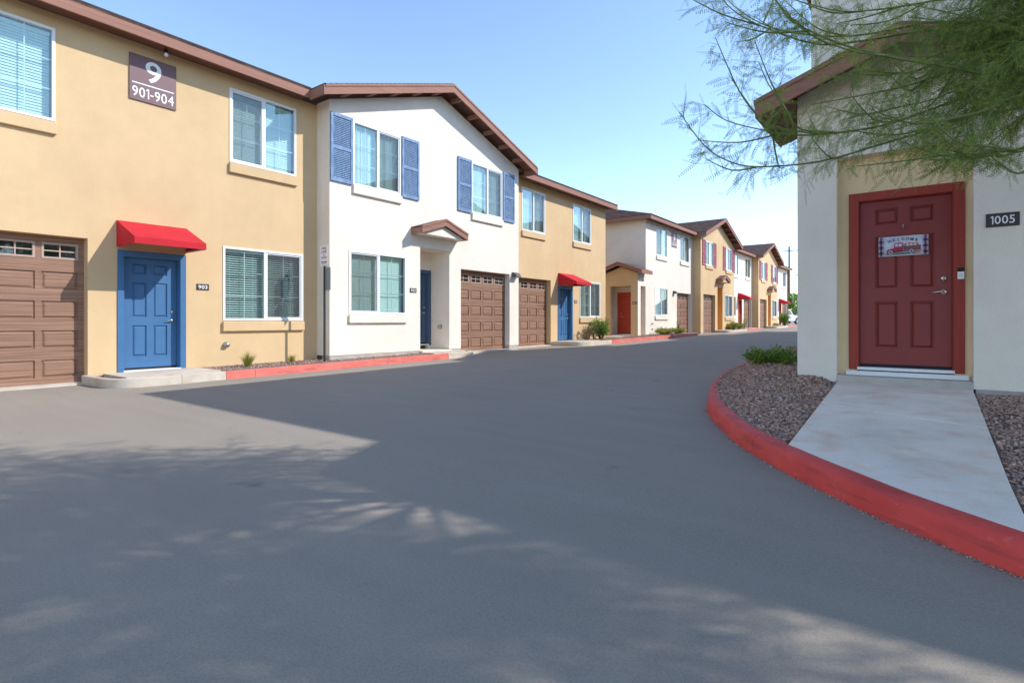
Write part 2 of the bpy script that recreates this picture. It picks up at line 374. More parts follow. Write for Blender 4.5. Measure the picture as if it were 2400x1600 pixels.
def make_garage(parent, loc, w=2.43, h=2.5, rotz=0.0):
    cols, rows = 4, 5; st = 0.085; pw = (w-st*(cols+1))/cols; sh = h/rows; ph = 0.30; DP = 0.022
    ys = [st+(pw+st)*i for i in range(cols)]
    cells = [(ys[i], sh*j+0.10, ph) for j in range(rows-1) for i in range(cols)]
    lites = [(ys[i], sh*(rows-1)+0.12, 0.27) for i in range(cols)]
    def slab():
        mb = MB(); holes = [(y, y+pw, z, z+hh, DP) for (y, z, hh) in cells]+[(y, y+pw, z, z+hh, 0.05) for (y, z, hh) in lites]
        grid_wall(mb, L0, 0, w, 0, h, holes)
        for j in range(1, rows): mb.box(-0.004, 0.004, 0.002, w-0.002, sh*j-0.003, sh*j+0.003)
        return mb.mesh('garage_slab', M['garage'])
    o = put('garage_door', cached(('gs', w, h), slab), loc, parent, rotz)
    pm = cached(('gp', w, h), lambda: raised(pw, ph, DP, 0.032).mesh('panel', M['garage']))
    for (y, z, hh) in cells: sub('panel', pm, o, (0, y, z))
    def lite():
        mb = MB(); mb.box(-0.036, -0.032, 0.03, pw-0.03, 0.03, 0.24); return mb.mesh('lite', M['glassdark'])
    def lframe():
        mb = MB(); ring(mb, -0.05, 0.008, 0.0, pw, 0.0, 0.27, 0.032)
        mb.box(-0.03, -0.005, pw/2-0.010, pw/2+0.010, 0.032, 0.238); mb.box(-0.0295, -0.0055, 0.032, pw-0.032, 0.125, 0.145); return mb.mesh('lite_frame', M['litetrim'])
    def back():
        mb = MB(); mb.quad((-0.25, 0.01, h-0.5), (-0.25, w-0.01, h-0.5), (-0.25, w-0.01, h), (-0.25, 0.01, h)); return mb.mesh('dark_back', M['lback'])
    for (y, z, hh) in lites:
        sub('lite', cached(('gl', w), lite), o, (0, y, z)); sub('lite_frame', cached(('gf', w), lframe), o, (0, y, z))
    sub('inner_backing', cached(('gb', w), back), o)
    return o
M['litetrim'] = mat('garage_lite_trim', (0.42, 0.30, 0.23), 0.6)
M['lback'] = mat('garage_inside', (0.09, 0.085, 0.08), 0.9)
def door_handle(hx, parent, flip):
    s = -1 if not flip else 1
    def rose():
        mb = MB(); mb.tube([(0.002, 0, 0), (0.010, 0, 0), (0.016, 0, 0)], [0.034, 0.033, 0.022], 20); mb.tube([(0.012, 0, 0), (0.055, 0, 0)], 0.011, 12)
        mb.tube([(0.052, 0, 0), (0.056, s*0.03, 0.004), (0.052, s*0.07, -0.002), (0.05, s*0.115, -0.008)], [0.012, 0.011, 0.009, 0.007], 10); return mb.mesh('handle', M['metal'], True)
    def bolt():
        mb = MB(); mb.tube([(0.002, 0, 0), (0.014, 0, 0), (0.020, 0, 0)], [0.032, 0.030, 0.018], 20); mb.tube([(0.018, 0, 0), (0.028, 0, 0)], 0.012, 12); return mb.mesh('deadbolt', M['metal'], True)
    sub('handle', cached(('dh', s), rose), parent, (0, hx, 0.90)); sub('deadbolt', cached('db', bolt), parent, (0, hx, 1.06))
def make_door(parent, loc, paintm, casing=True, hand='right', rotz=0.0, setback=0.13, casem=None, sillm='vinyl'):
    """leaf 0.92 x 2.06 whose face lies at loc; the casing stands 'setback' further out"""
    W_, H_ = 0.92, 2.06; casem = casem or paintm
    ps = [(y, y+0.235, z0, z1) for y in (0.165, 0.52) for z0, z1 in ((0.22, 0.80), (0.96, 1.61), (1.76, 1.96))]
    def leaf():
        mb = MB(); grid_wall(mb, L0, 0, W_, 0, H_, [(*p, 0.022) for p in ps]); mb.box(-0.045, -0.03, 0, W_, 0, H_); return mb.mesh('door_leaf', M[paintm])
    o = put('door', cached(('dl', paintm), leaf), loc, parent, rotz)
    for p in ps:
        h = p[3]-p[2]
        sub('panel', cached(('dp', round(h, 2), paintm), lambda: raised(0.235, h, 0.022, 0.026).mesh('panel', M[paintm])), o, (0, p[0], p[2]))
    door_handle(0.845 if hand == 'right' else 0.075, o, hand != 'right')
    def case():
        mb = MB(); s = setback; c = 0.105
        for y0, y1, z0, z1 in ((-0.012-c, -0.012, -0.06, H_+0.012+c), (W_+0.012, W_+0.012+c, -0.06, H_+0.012+c), (-0.012, W_+0.012, H_+0.012, H_+0.012+c)):
            mb.box(s, s+0.022, y0, y1, z0, z1)
        for y0, y1, z0, z1 in ((-0.030, -0.004, -0.055, H_+0.03), (W_+0.004, W_+0.030, -0.055, H_+0.03), (-0.004, W_+0.004, H_+0.004, H_+0.03)):
            mb.box(-0.03, s+0.001, y0, y1, z0, z1)
        return mb.mesh('casing', M[casem])
    if casing: bevel(sub('casing', cached(('dc', casem, setback), case), o), 0.004, 1)
    def thr():
        mb = MB(); mb.box(-0.04, setback+0.03, -0.025, W_+0.025, -0.062, -0.026); return mb.mesh('threshold', M[sillm])
    sub('threshold', cached(('dt', setback, sillm), thr), o)
    def sweep(): mb = MB(); mb.box(-0.03, 0.006, 0.0, W_, -0.026, 0.012); return mb.mesh('door_sweep', M['dark'])
    sub('door_sweep', cached('ds', sweep), o)
    def backing(): mb = MB(); mb.box(-0.07, -0.05, -0.09, W_+0.09, -0.06, H_+0.1); return mb.mesh('backing', M['dark'])
    sub('inner_backing', cached('dbk', backing), o); return o
def make_shutter(parent, loc, w, h, m):
    def fr():
        mb = MB(); b = 0.06; mb.box(0.004, 0.012, 0, w, 0, h)
        for y0, y1, z0, z1 in ((0, b, 0, h), (w-b, w, 0, h), (b, w-b, 0, b*1.3), (b, w-b, h-b*1.3, h), (b, w-b, h*0.5-b*0.6, h*0.5+b*0.6)): mb.box(0.013, 0.045, y0, y1, z0, z1)
        return mb.mesh('shutter_frame', M[m])
    def lv():
        mb = MB()
        for z0, z1 in ((0.085, h*0.5-0.04), (h*0.5+0.04, h-0.085)):
            n = int((z1-z0)/0.042)
            for i in range(n):
                z = z0+(z1-z0)*(i+0.5)/n
                mb.add([(0.038, 0.06, z-0.017), (0.038, w-0.06, z-0.017), (0.016, w-0.06, z+0.016), (0.016, 0.06, z+0.016), (0.036, 0.06, z-0.024), (0.036, w-0.06, z-0.024), (0.013, w-0.06, z+0.010), (0.013, 0.06, z+0.010)],
                       [(0, 1, 2, 3), (7, 6, 5, 4), (0, 4, 5, 1)])
        return mb.mesh('louvres', M[m])
    o = put('shutter', cached(('sf', w, h, m), fr), loc, parent); sub('louvres', cached(('sl', w, h, m), lv), o, kind='stuff'); return o
def text_font(s, height, width=None, m='signwhite', depth=0.003, bold=0.0):
    cu = bpy.data.curves.new('t', 'FONT'); cu.body = s; cu.size = 1.0; cu.offset = bold; cu.extrude = 0.0; cu.align_x = 'CENTER'; cu.resolution_u = 4
    ob = bpy.data.objects.new('t', cu); col.objects.link(ob); dg = bpy.context.evaluated_depsgraph_get()
    me = bpy.data.meshes.new_from_object(ob.evaluated_get(dg)); bpy.data.objects.remove(ob); bpy.data.curves.remove(cu)
    n = len(me.vertices); co = np.empty(n*3); me.vertices.foreach_get('co', co); co = co.reshape(-1, 3)
    mn, mx = co.min(0), co.max(0); sx = height/(mx[1]-mn[1]); sy = sx
    if width: sx = width/(mx[0]-mn[0])
    out = np.zeros_like(co); out[:, 1] = (co[:, 0]-(mn[0]+mx[0])/2)*sx; out[:, 2] = (co[:, 1]-(mn[1]+mx[1])/2)*sy; out[:, 0] = depth
    me.vertices.foreach_set('co', out.ravel()); me.materials.clear(); me.materials.append(M[m]); me.update(); return me
def text_mesh(s, height, width=None, m='signwhite', depth=0.003, bold=0.0):
    """lettering; numbers are set digit by digit so that 1 has its flag"""
    if not (set(s) <= set('0123456789-')): return text_font(s, height, width, m, depth, bold)
    V, Fc, x = [], [], 0.0
    for ch in s:
        if ch == '1':
            vs = [(0.17, 0), (0.31, 0), (0.31, 1), (0.20, 1), (0.0, 0.90), (0.0, 0.77), (0.17, 0.84)]; fs = [(0, 1, 2, 3, 6), (3, 4, 5, 6)]; w = 0.31
        elif ch == '-': vs = [(0, 0.36), (0.36, 0.36), (0.36, 0.49), (0, 0.49)]; fs = [(0, 1, 2, 3)]; w = 0.36
        else:
            me = text_font(ch, 1.0, None, m, 0.0, bold); vs = [(v.co.y, v.co.z+0.5) for v in me.vertices]; fs = [tuple(p.vertices) for p in me.polygons]
            x0 = min(v[0] for v in vs); w = max(v[0] for v in vs)-x0; vs = [(a-x0, b) for a, b in vs]; bpy.data.meshes.remove(me)
        n = len(V); V += [(a+x, b) for a, b in vs]; Fc += [tuple(i+n for i in f) for f in fs]; x += w+0.13
    tot = x-0.13; k = (width/tot) if width else height
    me = bpy.data.meshes.new('lettering'); me.from_pydata([(depth, (a-tot/2)*k, (b-0.5)*height) for a, b in V], [], Fc); me.materials.append(M[m]); me.update(); return me
def plaque(label, txt, loc, w=0.24, h=0.125, rotz=0.0):
    def pl(): mb = MB(); mb.box(0.002, 0.012, -w/2, w/2, -h/2, h/2); return mb.mesh('plate', M['plaque'])
    o = put('unit_number_plaque', cached(('pl', w, h), pl), loc, None, rotz); bevel(o, 0.002, 1)
    sub('number', text_mesh(txt, h*0.60, w*0.72, depth=0.014, bold=0.012), o)
    return tag(o, label, 'plaque', 'unit number plaques')

# ------------------------------------------------------------------ ground
def g(y): return 0.0095*max(0.0, min(y-2.5, 72.0))
def sheet(name, x0, x1, ys, off, m):
    mb = MB()
    for a, b in zip(ys[:-1], ys[1:]): mb.quad((x0, a, g(a)+off), (x1, a, g(a)+off), (x1, b, g(b)+off), (x0, b, g(b)+off))
    o = put(name, mb.mesh(name, M[m]), (0, 0, 0)); o['kind'] = 'structure'; return o
sheet('ground', -3000, 3000, [-3000, 2.5, 74.5, 6000], -0.03, 'dirt')
sheet('road', -12.2, 40, [-40, 2.5, 74.5], 0.0, 'asphalt')
mb = MB(); mb.quad((-60, 74.5, g(80)), (60, 74.5, g(80)), (60, 95, g(80)), (-60, 95, g(80)))
o = put('cross_street', mb.mesh('cross_street', M['gutter']), (0, 0, 0.004)); o['kind'] = 'structure'

# kerb: profile swept along a path on the ground
def smooth(pts, n=6):
    P = [Vector((*p, 0)) for p in pts]; out = []
    for i in range(len(P)-1):
        p0, p1, p2, p3 = P[max(i-1, 0)], P[i], P[i+1], P[min(i+2, len(P)-1)]
        for k in range(n):
            t = k/n; out.append(0.5*((2*p1)+(p2-p0)*t+(2*p0-5*p1+4*p2-p3)*t*t+(3*p1-p0-3*p2+p3)*t**3))
    out.append(P[-1]); return out
PROF = [(0.0, -0.06), (0.0, 0.0), (0.018, 0.095), (0.026, 0.122), (0.042, 0.140), (0.062, 0.148), (0.105, 0.151), (0.148, 0.150), (0.16, 0.14), (0.16, -0.06)]
def kerb_piece(name, path, parent, m, inner=1):
    mb = MB(); n = len(PROF); path = [Vector(p) for p in path]
    for i, p in enumerate(path):
        d = (path[min(i+1, len(path)-1)]-path[max(i-1, 0)]); d.normalize(); nrm = Vector((d.y, -d.x, 0))*inner
        wob = 0.004*math.sin(p.x*7.3+p.y*5.1)
        for (q, z) in PROF: mb.v.append((p.x+nrm.x*(q+wob), p.y+nrm.y*(q+wob), g(p.y)+z))
    for i in range(len(path)-1):
        for k in range(n-1): a = i*n+k; mb.f.append((a, a+1, a+n+1, a+n))
    mb.f.append(tuple(range(n))); mb.f.append(tuple((len(path)-1)*n+k for k in range(n-1, -1, -1)))
    o = world_part(name, mb, M[m], parent, True)
    es = o.modifiers.new('edges', 'EDGE_SPLIT'); es.split_angle = R(50); return o
def kerb(path, cuts, inner, name='kerb'):
    """cuts: list of (start_length, material)"""
    root = put(name, None, (path[0].x, path[0].y, g(path[0].y))); root['kind'] = 'structure'
    ln = [0.0]
    for a, b in zip(path[:-1], path[1:]): ln.append(ln[-1]+(b-a).length)
    def at(s):
        for i in range(len(ln)-1):
            if s <= ln[i+1] or i == len(ln)-2:
                t = (s-ln[i])/max(ln[i+1]-ln[i], 1e-6); return path[i].lerp(path[i+1], min(max(t, 0), 1))
    ends = [c[0] for c in cuts]+[ln[-1]]
    for (s0, m), s1 in zip(cuts, ends[1:]):
        a, b = s0+0.004, s1-0.004
        pts = [at(a)]+[path[i] for i in range(len(ln)) if a+0.02 < ln[i] < b-0.02]+[at(b)]
        kerb_piece('kerb_section', pts, root, m, inner)
    return root
# right kerb, curving from the camera's right round to the far side of the street
RK = smooth([(9, 2.25), (5, 2.25), (3, 2.32), (1.8, 2.48), (1.1, 2.72), (0.65, 2.95), (0.33, 3.18), (0.10, 3.37), (-0.16, 3.60), (-0.41, 3.87), (-0.74, 4.24), (-1.13, 4.75), (-1.44, 5.25), (-1.88, 6.14),
    (-2.14, 6.80), (-2.45, 7.90), (-2.63, 8.69), (-2.85, 9.82), (-3.0, 11.3), (-3.08, 13.0), (-3.1, 16), (-3.1, 22), (-3.1, 46)], 5)
def seglen(path, x, y):
    best, acc, res = 9e9, 0.0, 0.0
    for i, p in enumerate(path):
        if i: acc += (p-path[i-1]).length
        d = (p-Vector((x, y, 0))).length
        if d < best: best, res = d, acc
    return res
S1 = seglen(RK, -1.13, 4.75); S2 = seglen(RK, -2.63, 8.69)
kerb(RK, [(0, 'kerbred'), (2.6, 'kerbred'), (S1+0.02, 'kerbred'), (S2, 'kerbred'), (S2+3.0, 'kerbred'), (S2+6.0, 'kerbred'), (S2+12, 'kerbred'), (S2+20, 'kerbred')], 1, 'kerb')

# ------------------------------------------------------------------ building on the right (1005)
b10 = put('townhouse_building', None, (4, 20, 0.3))
tag(b10, 'white stucco building at right with dark red door numbered 1005 and gabled entry', 'building')
YF, YA, YM, XL, XR = 8.1, 8.28, 9.2, -1.36, 0.88    # entry front, alcove back, main wall, left side, entry right end
FR = lambda o, a, z: (a, YF-o, z)                  # entry front faces -y, along +x
mb = MB(); zb = 0.33
grid_wall(mb, FR, XL, XR, zb, 4.05, [(-0.91, 0.43, 0.0, 3.17, YA-YF)])
pk = (XL+XR)/2; PKZ = 4.05+(pk-XL)*0.34
mb.poly([FR(0, XL, 4.05), FR(0, XR, 4.05), FR(0, pk, PKZ)])
mb.quad((XL, YF, zb), (XL, YM, zb), (XL, YM, 4.05), (XL, YF, 4.05)); mb.quad((XR, YF, zb), (XR, YM, zb), (XR, YM, 4.05), (XR, YF, 4.05))
world_part('wall', mb, M['white'], b10)['label'] = 'white stucco front of the gabled entry'
mb = MB(); grid_wall(mb, lambda o, a, z: (a, YA-o, z), -0.93, 0.45, 0.3, 3.2, [(-0.70, 0.27, 0.0, 2.62, 0.1)])
o = world_part('alcove_wall', mb, M['alc'], b10); o['label'] = 'tan stucco back of the entry alcove'
mb = MB(); mb.box(XL, XR, YM, YM+0.02, 3.6, 7.1); mb.box(XR, 4.55, YM, YM+0.02, 0.2, 7.1); mb.box(4.55, 14, 8.25, 8.27, 0.2, 7.1); mb.box(4.55, 4.57, 8.27, YM, 0.2, 7.1)
world_part('wall', mb, M['white'], b10)
# long street side (faces -x): plain bays and gabled bays
SB = [(YM+0.02, 16.4, XL, None), (16.4, 24.0, XL-0.5, 8.62), (24.0, 31.2, XL, None), (31.2, 38.7, XL-0.5, 8.62), (38.7, 45.9, XL, None)]
EZ = 7.33
for i, (y0, y1, xp, pz) in enumerate(SB):
    F = lambda o, a, z, xp=xp: (xp-o, a, z)
    wins = [(y0+0.9, 4.75, 1.53, 1.56), (y1-2.5, 4.75, 1.53, 1.56), (y0+0.8 if i % 2 else y1-2.6, 1.6, 1.84, 1.54)]
    mb = MB(); grid_wall(mb, F, y0, y1, 0.35, 7.1, [(a, a+w, z, z+h, 0.05) for a, z, w, h in wins])
    if pz:
        mb.poly([F(0, y0, 7.1), F(0, y1, 7.1), F(0, (y0+y1)/2, pz-0.2)])
        for yy in (y0, y1): mb.quad((xp, yy, 0.35), (XL, yy, 0.35), (XL, yy, 7.1), (xp, yy, 7.1))
    wm = 'tan' if pz else 'white'
    world_part('wall', mb, M[wm], b10)
    for a, z, w, h in wins: make_window(b10, (xp, a+w, z), w, h, 'right', 'closed', wm, math.pi)
mb = MB(); mb.box(XL+0.03, 14, 45.88, 45.9, 0.3, 7.1); mb.box(13.98, 14, YM, 45.9, 0.3, 7.1); world_part('wall', mb, M['white'], b10)
mb = MB(); mb.box(XL+0.012, -0.91, YF+0.012, YM, -0.1, zb+0.02); mb.box(0.45, XR-0.012, YF+0.012, YM, -0.1, zb-0.003); mb.box(XL+0.01, XL+0.2, YM, 45.8, 0.0, 0.36)
for (y0, y1, xp, pz) in SB:
    if pz: mb.box(xp+0.012, XL+0.02, y0+0.012, y1-0.012, 0.0, 0.36)
world_part('foundation', mb, M['foundation'], b10)
# roofs
def roof_slab(mb, pts, th=0.05):
    n = (Vector(pts[1])-Vector(pts[0])).cross(Vector(pts[2])-Vector(pts[0])); n.normalize()
    if n.z < 0: n = -n
    mb.prism([tuple(p) for p in pts], -n*th)
def shingles(name, parent, p0, p1, p2, p3, step=0.14):
    """stepped shingle courses from eave p0-p1 to ridge p3-p2"""
    p0, p1, p2, p3 = map(Vector, (p0, p1, p2, p3)); n = (p1-p0).cross(p3-p0); n.normalize()
    if n.z < 0: n = -n
    N = max(2, int((((p3+p2)/2)-((p0+p1)/2)).length/step)); mb = MB()
    for i in range(N):
        t0, t1 = i/N, min(1, (i+1.0)/N); a, b, c, d = p0.lerp(p3, t0), p1.lerp(p2, t0), p1.lerp(p2, t1), p0.lerp(p3, t1)
        mb.quad(a+n*0.016, b+n*0.016, c+n*0.004, d+n*0.004); mb.quad(a-n*0.006, b-n*0.006, b+n*0.016, a+n*0.016)
    return world_part(name, mb, M['shingle'], parent, kind='stuff')
mb = MB(); EX = XL-0.4; EY = YM-0.4; RZ = EZ+2.3
roof_slab(mb, [(EX, EY, EZ), (EX, 46.3, EZ), (5.5, 46.3, RZ), (5.5, EY+6.9, RZ)]); roof_slab(mb, [(EX, EY, EZ), (14.5, EY, EZ), (5.5, EY+6.9, RZ)])
roof_slab(mb, [(14.5, EY, EZ), (14.5, 46.3, EZ), (5.5, 46.3, RZ), (5.5, EY+6.9, RZ)])
roof_slab(mb, [(4.15, 7.86, EZ), (14.5, 7.86, EZ), (14.5, 11.0, EZ+1.05), (4.15, 11.0, EZ+1.05)])
for (y0, y1, xp, pz) in SB:
    if pz:
        ym = (y0+y1)/2
        for ys in (y0-0.4, y1+0.4): roof_slab(mb, [(xp-0.4, ys, EZ), (4.0, ys, EZ), (4.0, ym, EZ+(ym-y0+0.4)*0.34), (xp-0.4, ym, EZ+(ym-y0+0.4)*0.34)])
world_part('roof', mb, M['shingle'], b10)
mb = MB(); mb.box(EX-0.02, EX+0.02, EY-0.02, 46.3, EZ-0.25, EZ-0.02); mb.box(EX+0.02, 4.15, EY-0.02, EY+0.02, EZ-0.25, EZ-0.02); mb.box(4.15, 14.5, 7.84, 7.88, EZ-0.25, EZ-0.02)
for (y0, y1, xp, pz) in SB:
    if pz:
        ym = (y0+y1)/2; x = xp-0.4
        for ys in (y0-0.4, y1+0.4): mb.bar((x, ys, EZ-0.11), (x, ym, EZ-0.11+(ym-y0+0.4)*0.34), 0.04, 0.22, (1, 0, 0))
world_part('fascia', mb, M['trim'], b10)
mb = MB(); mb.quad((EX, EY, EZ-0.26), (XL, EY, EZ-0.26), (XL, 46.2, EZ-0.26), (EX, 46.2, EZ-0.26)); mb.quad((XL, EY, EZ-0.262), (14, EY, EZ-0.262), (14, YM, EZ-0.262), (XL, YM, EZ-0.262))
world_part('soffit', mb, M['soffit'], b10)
# entry gable roof
mb = MB(); ex0, ex1, ey = XL-0.39, XR+0.39, YF-0.42; ez = 3.98; rp = ez+(pk-ex0)*0.34
roof_slab(mb, [(ex0, ey, ez), (ex0, YM, ez), (pk, YM, rp), (pk, ey, rp)], 0.045); roof_slab(mb, [(ex1, ey, ez), (ex1, YM, ez), (pk, YM, rp), (pk, ey, rp)], 0.045)
world_part('roof', mb, M['shingle'], b10)['label'] = 'small gable roof over the entry'
def rake_boards(parent, pts, out, up_h=0.20, th=0.045, strip=True, name='rake_board'):
    """boards along a rake: pts = polyline of the top edge; out = outward unit vector"""
    out = Vector(out)
    for a, b in zip(pts[:-1], pts[1:]):
        a, b = Vector(a), Vector(b); mb = MB(); d = Vector((0, 0, -up_h))
        mb.prism([tuple(a+Vector((0, 0, -0.055))), tuple(b+Vector((0, 0, -0.055))), tuple(b+d), tuple(a+d)], out*th)
        o = world_part(name, mb, M['trim'], parent)
        if strip:
            mb = MB(); mb.prism([tuple(a+Vector((0, 0, 0.004))), tuple(b+Vector((0, 0, 0.004))), tuple(b+Vector((0, 0, -0.0545))), tuple(a+Vector((0, 0, -0.0545)))], out*(th+0.018))
            world_part('drip_trim', mb, M['trim'], parent)
rake_boards(b10, [(ex0, ey, ez), (pk, ey, rp), (ex1, ey, ez)], (0, -1, 0), 0.225)
rake_boards(b10, [(ex0, ey-0.03, ez), (ex0, YM, ez)], (-1, 0, 0), 0.225, 0.035, name='fascia')
mb = MB(); zs = ez-0.19
mb.prism([(ex0+0.01, ey, zs), (XL, ey, zs+0.12), (XL, ey, zs+0.10), (ex0+0.01, ey, zs-0.02)], (0, YM-ey, 0))
world_part('soffit', mb, M['soffit'], b10); mb = MB(); mb.prism([(ex1-0.01, ey, zs), (XR, ey, zs+0.12), (XR, ey, zs+0.10), (ex1-0.01, ey, zs-0.02)], (0, YM-ey, 0))
world_part('soffit', mb, M['soffit'], b10)
# the red door
dr = make_door(b10, (-0.675, YA+0.045, 0.545), 'red', True, 'right', -math.pi/2, 0.05, 'redtrim')
mb = MB(); mb.box(-0.91, 0.43, YF-0.02, YA+0.1, 0.0, 0.415); o = world_part('door_step', mb, M['foundation'], b10); bevel(o, 0.012, 2)
mb = MB(); mb.box(-0.82, 0.40, YA-0.045, YA+0.02, 0.4155, 0.468); o = world_part('door_sill', mb, M['vinyl'], b10)
plaque('dark plaque with white 1005 on the wall right of the red door', '1005', (0.675, YF, 2.215), 0.28, 0.15, -math.pi/2)
# welcome banner hung on the door
def welcome():
    root = put('welcome_sign', None, (-0.225, YA+0.02, 1.90), None, -math.pi/2)
    tag(root, 'small welcome sign with a red farm truck hanging on the dark red door', 'sign')
    W_, H_ = 0.50, 0.245
    mb = MB(); n = 12
    for i in range(n):
        y0, y1 = -W_/2+W_*i/n, -W_/2+W_*(i+1)/n; f = lambda y: 0.004+0.006*math.sin(y*14)
        mb.add([(f(y0), y0, 0), (f(y1), y1, 0), (f(y1), y1, H_), (f(y0), y0, H_), (f(y0)-0.003, y0, 0), (f(y1)-0.003, y1, 0), (f(y1)-0.003, y1, H_), (f(y0)-0.003, y0, H_)], [(0, 1, 2, 3), (7, 6, 5, 4), (0, 4, 5, 1), (3, 2, 6, 7)])
    pm = paint('banner_cloth', (0.62, 0.60, 0.66), 0.8, 0.03); sub('banner', mb.mesh('banner', pm, True, False), root)
    cols = {}
    def flat(name, polys, c, lay):
        if c not in cols: cols[c] = mat('banner_print_%d' % len(cols), c, 0.8)
        mb = MB(); x = 0.0125+0.0006*lay
        for p in polys: mb.poly([(x, a, b) for a, b in p])
        sub(name, mb.mesh(name, cols[c], recalc=False), root)
    def rect(a, b, c, d): return [(a, c), (b, c), (b, d), (a, d)]
    def disc(a, b, r, n=18): return [(a+r*math.cos(6.2832*k/n), b+r*math.sin(6.2832*k/n)) for k in range(n)]
    for s in (-1, 1):
        e = s*0.222
        flat('plaid_band', [rect(e-0.026, e+0.026, 0.004, H_-0.004)], (0.42, 0.30, 0.40), 0)
        flat('plaid_stripe', [rect(e-0.012, e+0.010, 0.004, H_-0.004)]+[rect(e-0.026, e+0.026, z, z+0.022) for z in (0.03, 0.10, 0.17)], (0.13, 0.07, 0.13), 1)
    flat('truck_shadow', [[(-0.17, 0.022), (0.11, 0.022), (0.125, 0.036), (-0.16, 0.04)]], (0.10, 0.09, 0.12), 1)
    flat('truck_body', [[(-0.165, 0.05), (-0.155, 0.085), (-0.09, 0.098), (-0.088, 0.150), (-0.078, 0.163), (-0.012, 0.166), (0.0, 0.150), (0.0, 0.055), (-0.06, 0.05)]], (0.40, 0.03, 0.06), 2)
    flat('truck_bed', [rect(0.005, 0.175, 0.066, 0.125), rect(-0.16, 0.165, 0.050, 0.060)], (0.13, 0.06, 0.09), 2)
    flat('truck_rails', [rect(0.005, 0.175, 0.080+k*0.017, 0.085+k*0.017) for k in range(3)], (0.28, 0.14, 0.17), 3)
    flat('truck_window', [rect(-0.078, -0.052, 0.116, 0.150), rect(-0.044, -0.012, 0.116, 0.150)], (0.55, 0.58, 0.70), 3)
    flat('pumpkins', [disc(0.03, 0.136, 0.020, 10), disc(0.065, 0.140, 0.022, 10), disc(0.100, 0.137, 0.021, 10), disc(0.135, 0.138, 0.020, 10), disc(0.165, 0.045, 0.020, 10), disc(0.135, 0.036, 0.016, 10)], (0.55, 0.20, 0.15), 3)
    flat('cream_pumpkins', [disc(0.047, 0.131, 0.013, 10), disc(0.083, 0.131, 0.013, 10), disc(0.12, 0.131, 0.012, 10), disc(0.185, 0.035, 0.012, 10)], (0.65, 0.55, 0.48), 4)
    flat('wheel', [disc(-0.125, 0.048, 0.029), disc(0.085, 0.052, 0.029)], (0.05, 0.04, 0.05), 4)
    flat('whitewall', [disc(-0.125, 0.048, 0.023), disc(0.085, 0.052, 0.023)], (0.66, 0.62, 0.66), 5)
    flat('hub', [disc(-0.125, 0.048, 0.016), disc(0.085, 0.052, 0.016)], (0.22, 0.10, 0.14), 6)
    arc = 'WELCOME'; M['ink'] = mat('banner_ink', (0.04, 0.035, 0.05), 0.8)
    for i, ch in enumerate(arc):
        t = (i-3)/3; me = text_mesh(ch, 0.033, None, 'ink', 0.016, 0.02)
        o = sub('letter', me, root, (0, t*0.135, 0.208-0.022*t*t)); o.rotation_euler = (-t*0.22, 0, 0)
    mb = MB(); mb.tube([(0.006, -0.10, H_), (0.004, 0, 0.345)], 0.0015, 5); mb.tube([(0.006, 0.10, H_), (0.004, 0, 0.345)], 0.0015, 5); sub('cord', mb.mesh('cord', M['twig']), root)
    mb = MB(); mb.tube([(-0.02, 0, 0.352), (0.014, 0, 0.352)], [0.010, 0.008], 10); mb.tube([(0.0, 0, 0.375), (0.008, 0, 0.375)], 0.011, 12); sub('hook', mb.mesh('hook', M['metal'], True), root)
welcome()
root = put('video_doorbell', None, (0.325, YA-0.03, 1.585), None, -math.pi/2); tag(root, 'black and white video doorbell on the red casing beside the door', 'doorbell')
mb = MB(); mb.box(0, 0.024, -0.031, 0.031, 0, 0.088); bevel(sub('button_plate', mb.mesh('plate', M['signwhite']), root), 0.004)
mb = MB(); mb.box(0, 0.024, -0.031, 0.031, 0.0885, 0.132); bevel(sub('camera_head', mb.mesh('head', M['dark']), root), 0.004)
mb = MB(); [mb.tube([(0.0255, 0.013*math.cos(k*0.5236), 0.045+0.013*math.sin(k*0.5236)), (0.0255, 0.013*math.cos((k+1)*0.5236), 0.045+0.013*math.sin((k+1)*0.5236))], 0.002, 6) for k in range(12)]
sub('button_ring', mb.mesh('ring', M['alu']), root)

# ------------------------------------------------------------------ right-hand planting bed, walk
def walkz(y): return 0.155+0.165*min(max((y-4.3)/3.8, 0), 1)
def bedz(x, y):
    b = walkz(y)-0.035 if y < 8.6 else 0.285+g(y)-g(8.6)
    b += min(max((-0.88-x)/0.25, 0), 1)*0.165*math.exp(-((x+1.75)**2+(y-8.75)**2)/(2*0.75**2))
    b += 0.012*math.sin(x*5.1+y*3.3)+0.010*math.sin(x*9.7-y*7.1)
    return b
INN = [(p, Vector((0, 0, 0))) for p in RK]
kin = []
for i, p in enumerate(RK):
    d = RK[min(i+1, len(RK)-1)]-RK[max(i-1, 0)]; d.normalize(); kin.append(Vector((p.x+d.y*0.10, p.y-d.x*0.10, 0)))
poly = [(p.x, p.y) for p in kin]+[(-1.3, 46), (-1.3, 8.3), (9, 8.3)]
PX = np.array([p[0] for p in poly]); PY = np.array([p[1] for p in poly])
def inside(x, y):
    j = np.roll(np.arange(len(PX)), 1); c = ((PY > y) != (PY[j] > y)) & (x < (PX[j]-PX)*(y-PY)/(PY[j]-PY+1e-12)+PX); return bool(c.sum() % 2)
def kdist(x, y): return min((k.x-x)**2+(k.y-y)**2 for k in kin)**0.5
def bz(x, y):
    k = min(1, kdist(x, y)/0.5); return (g(y)+0.125)*(1-k)+bedz(x, y)*k
mb = MB(); S = 0.09; idx = {}
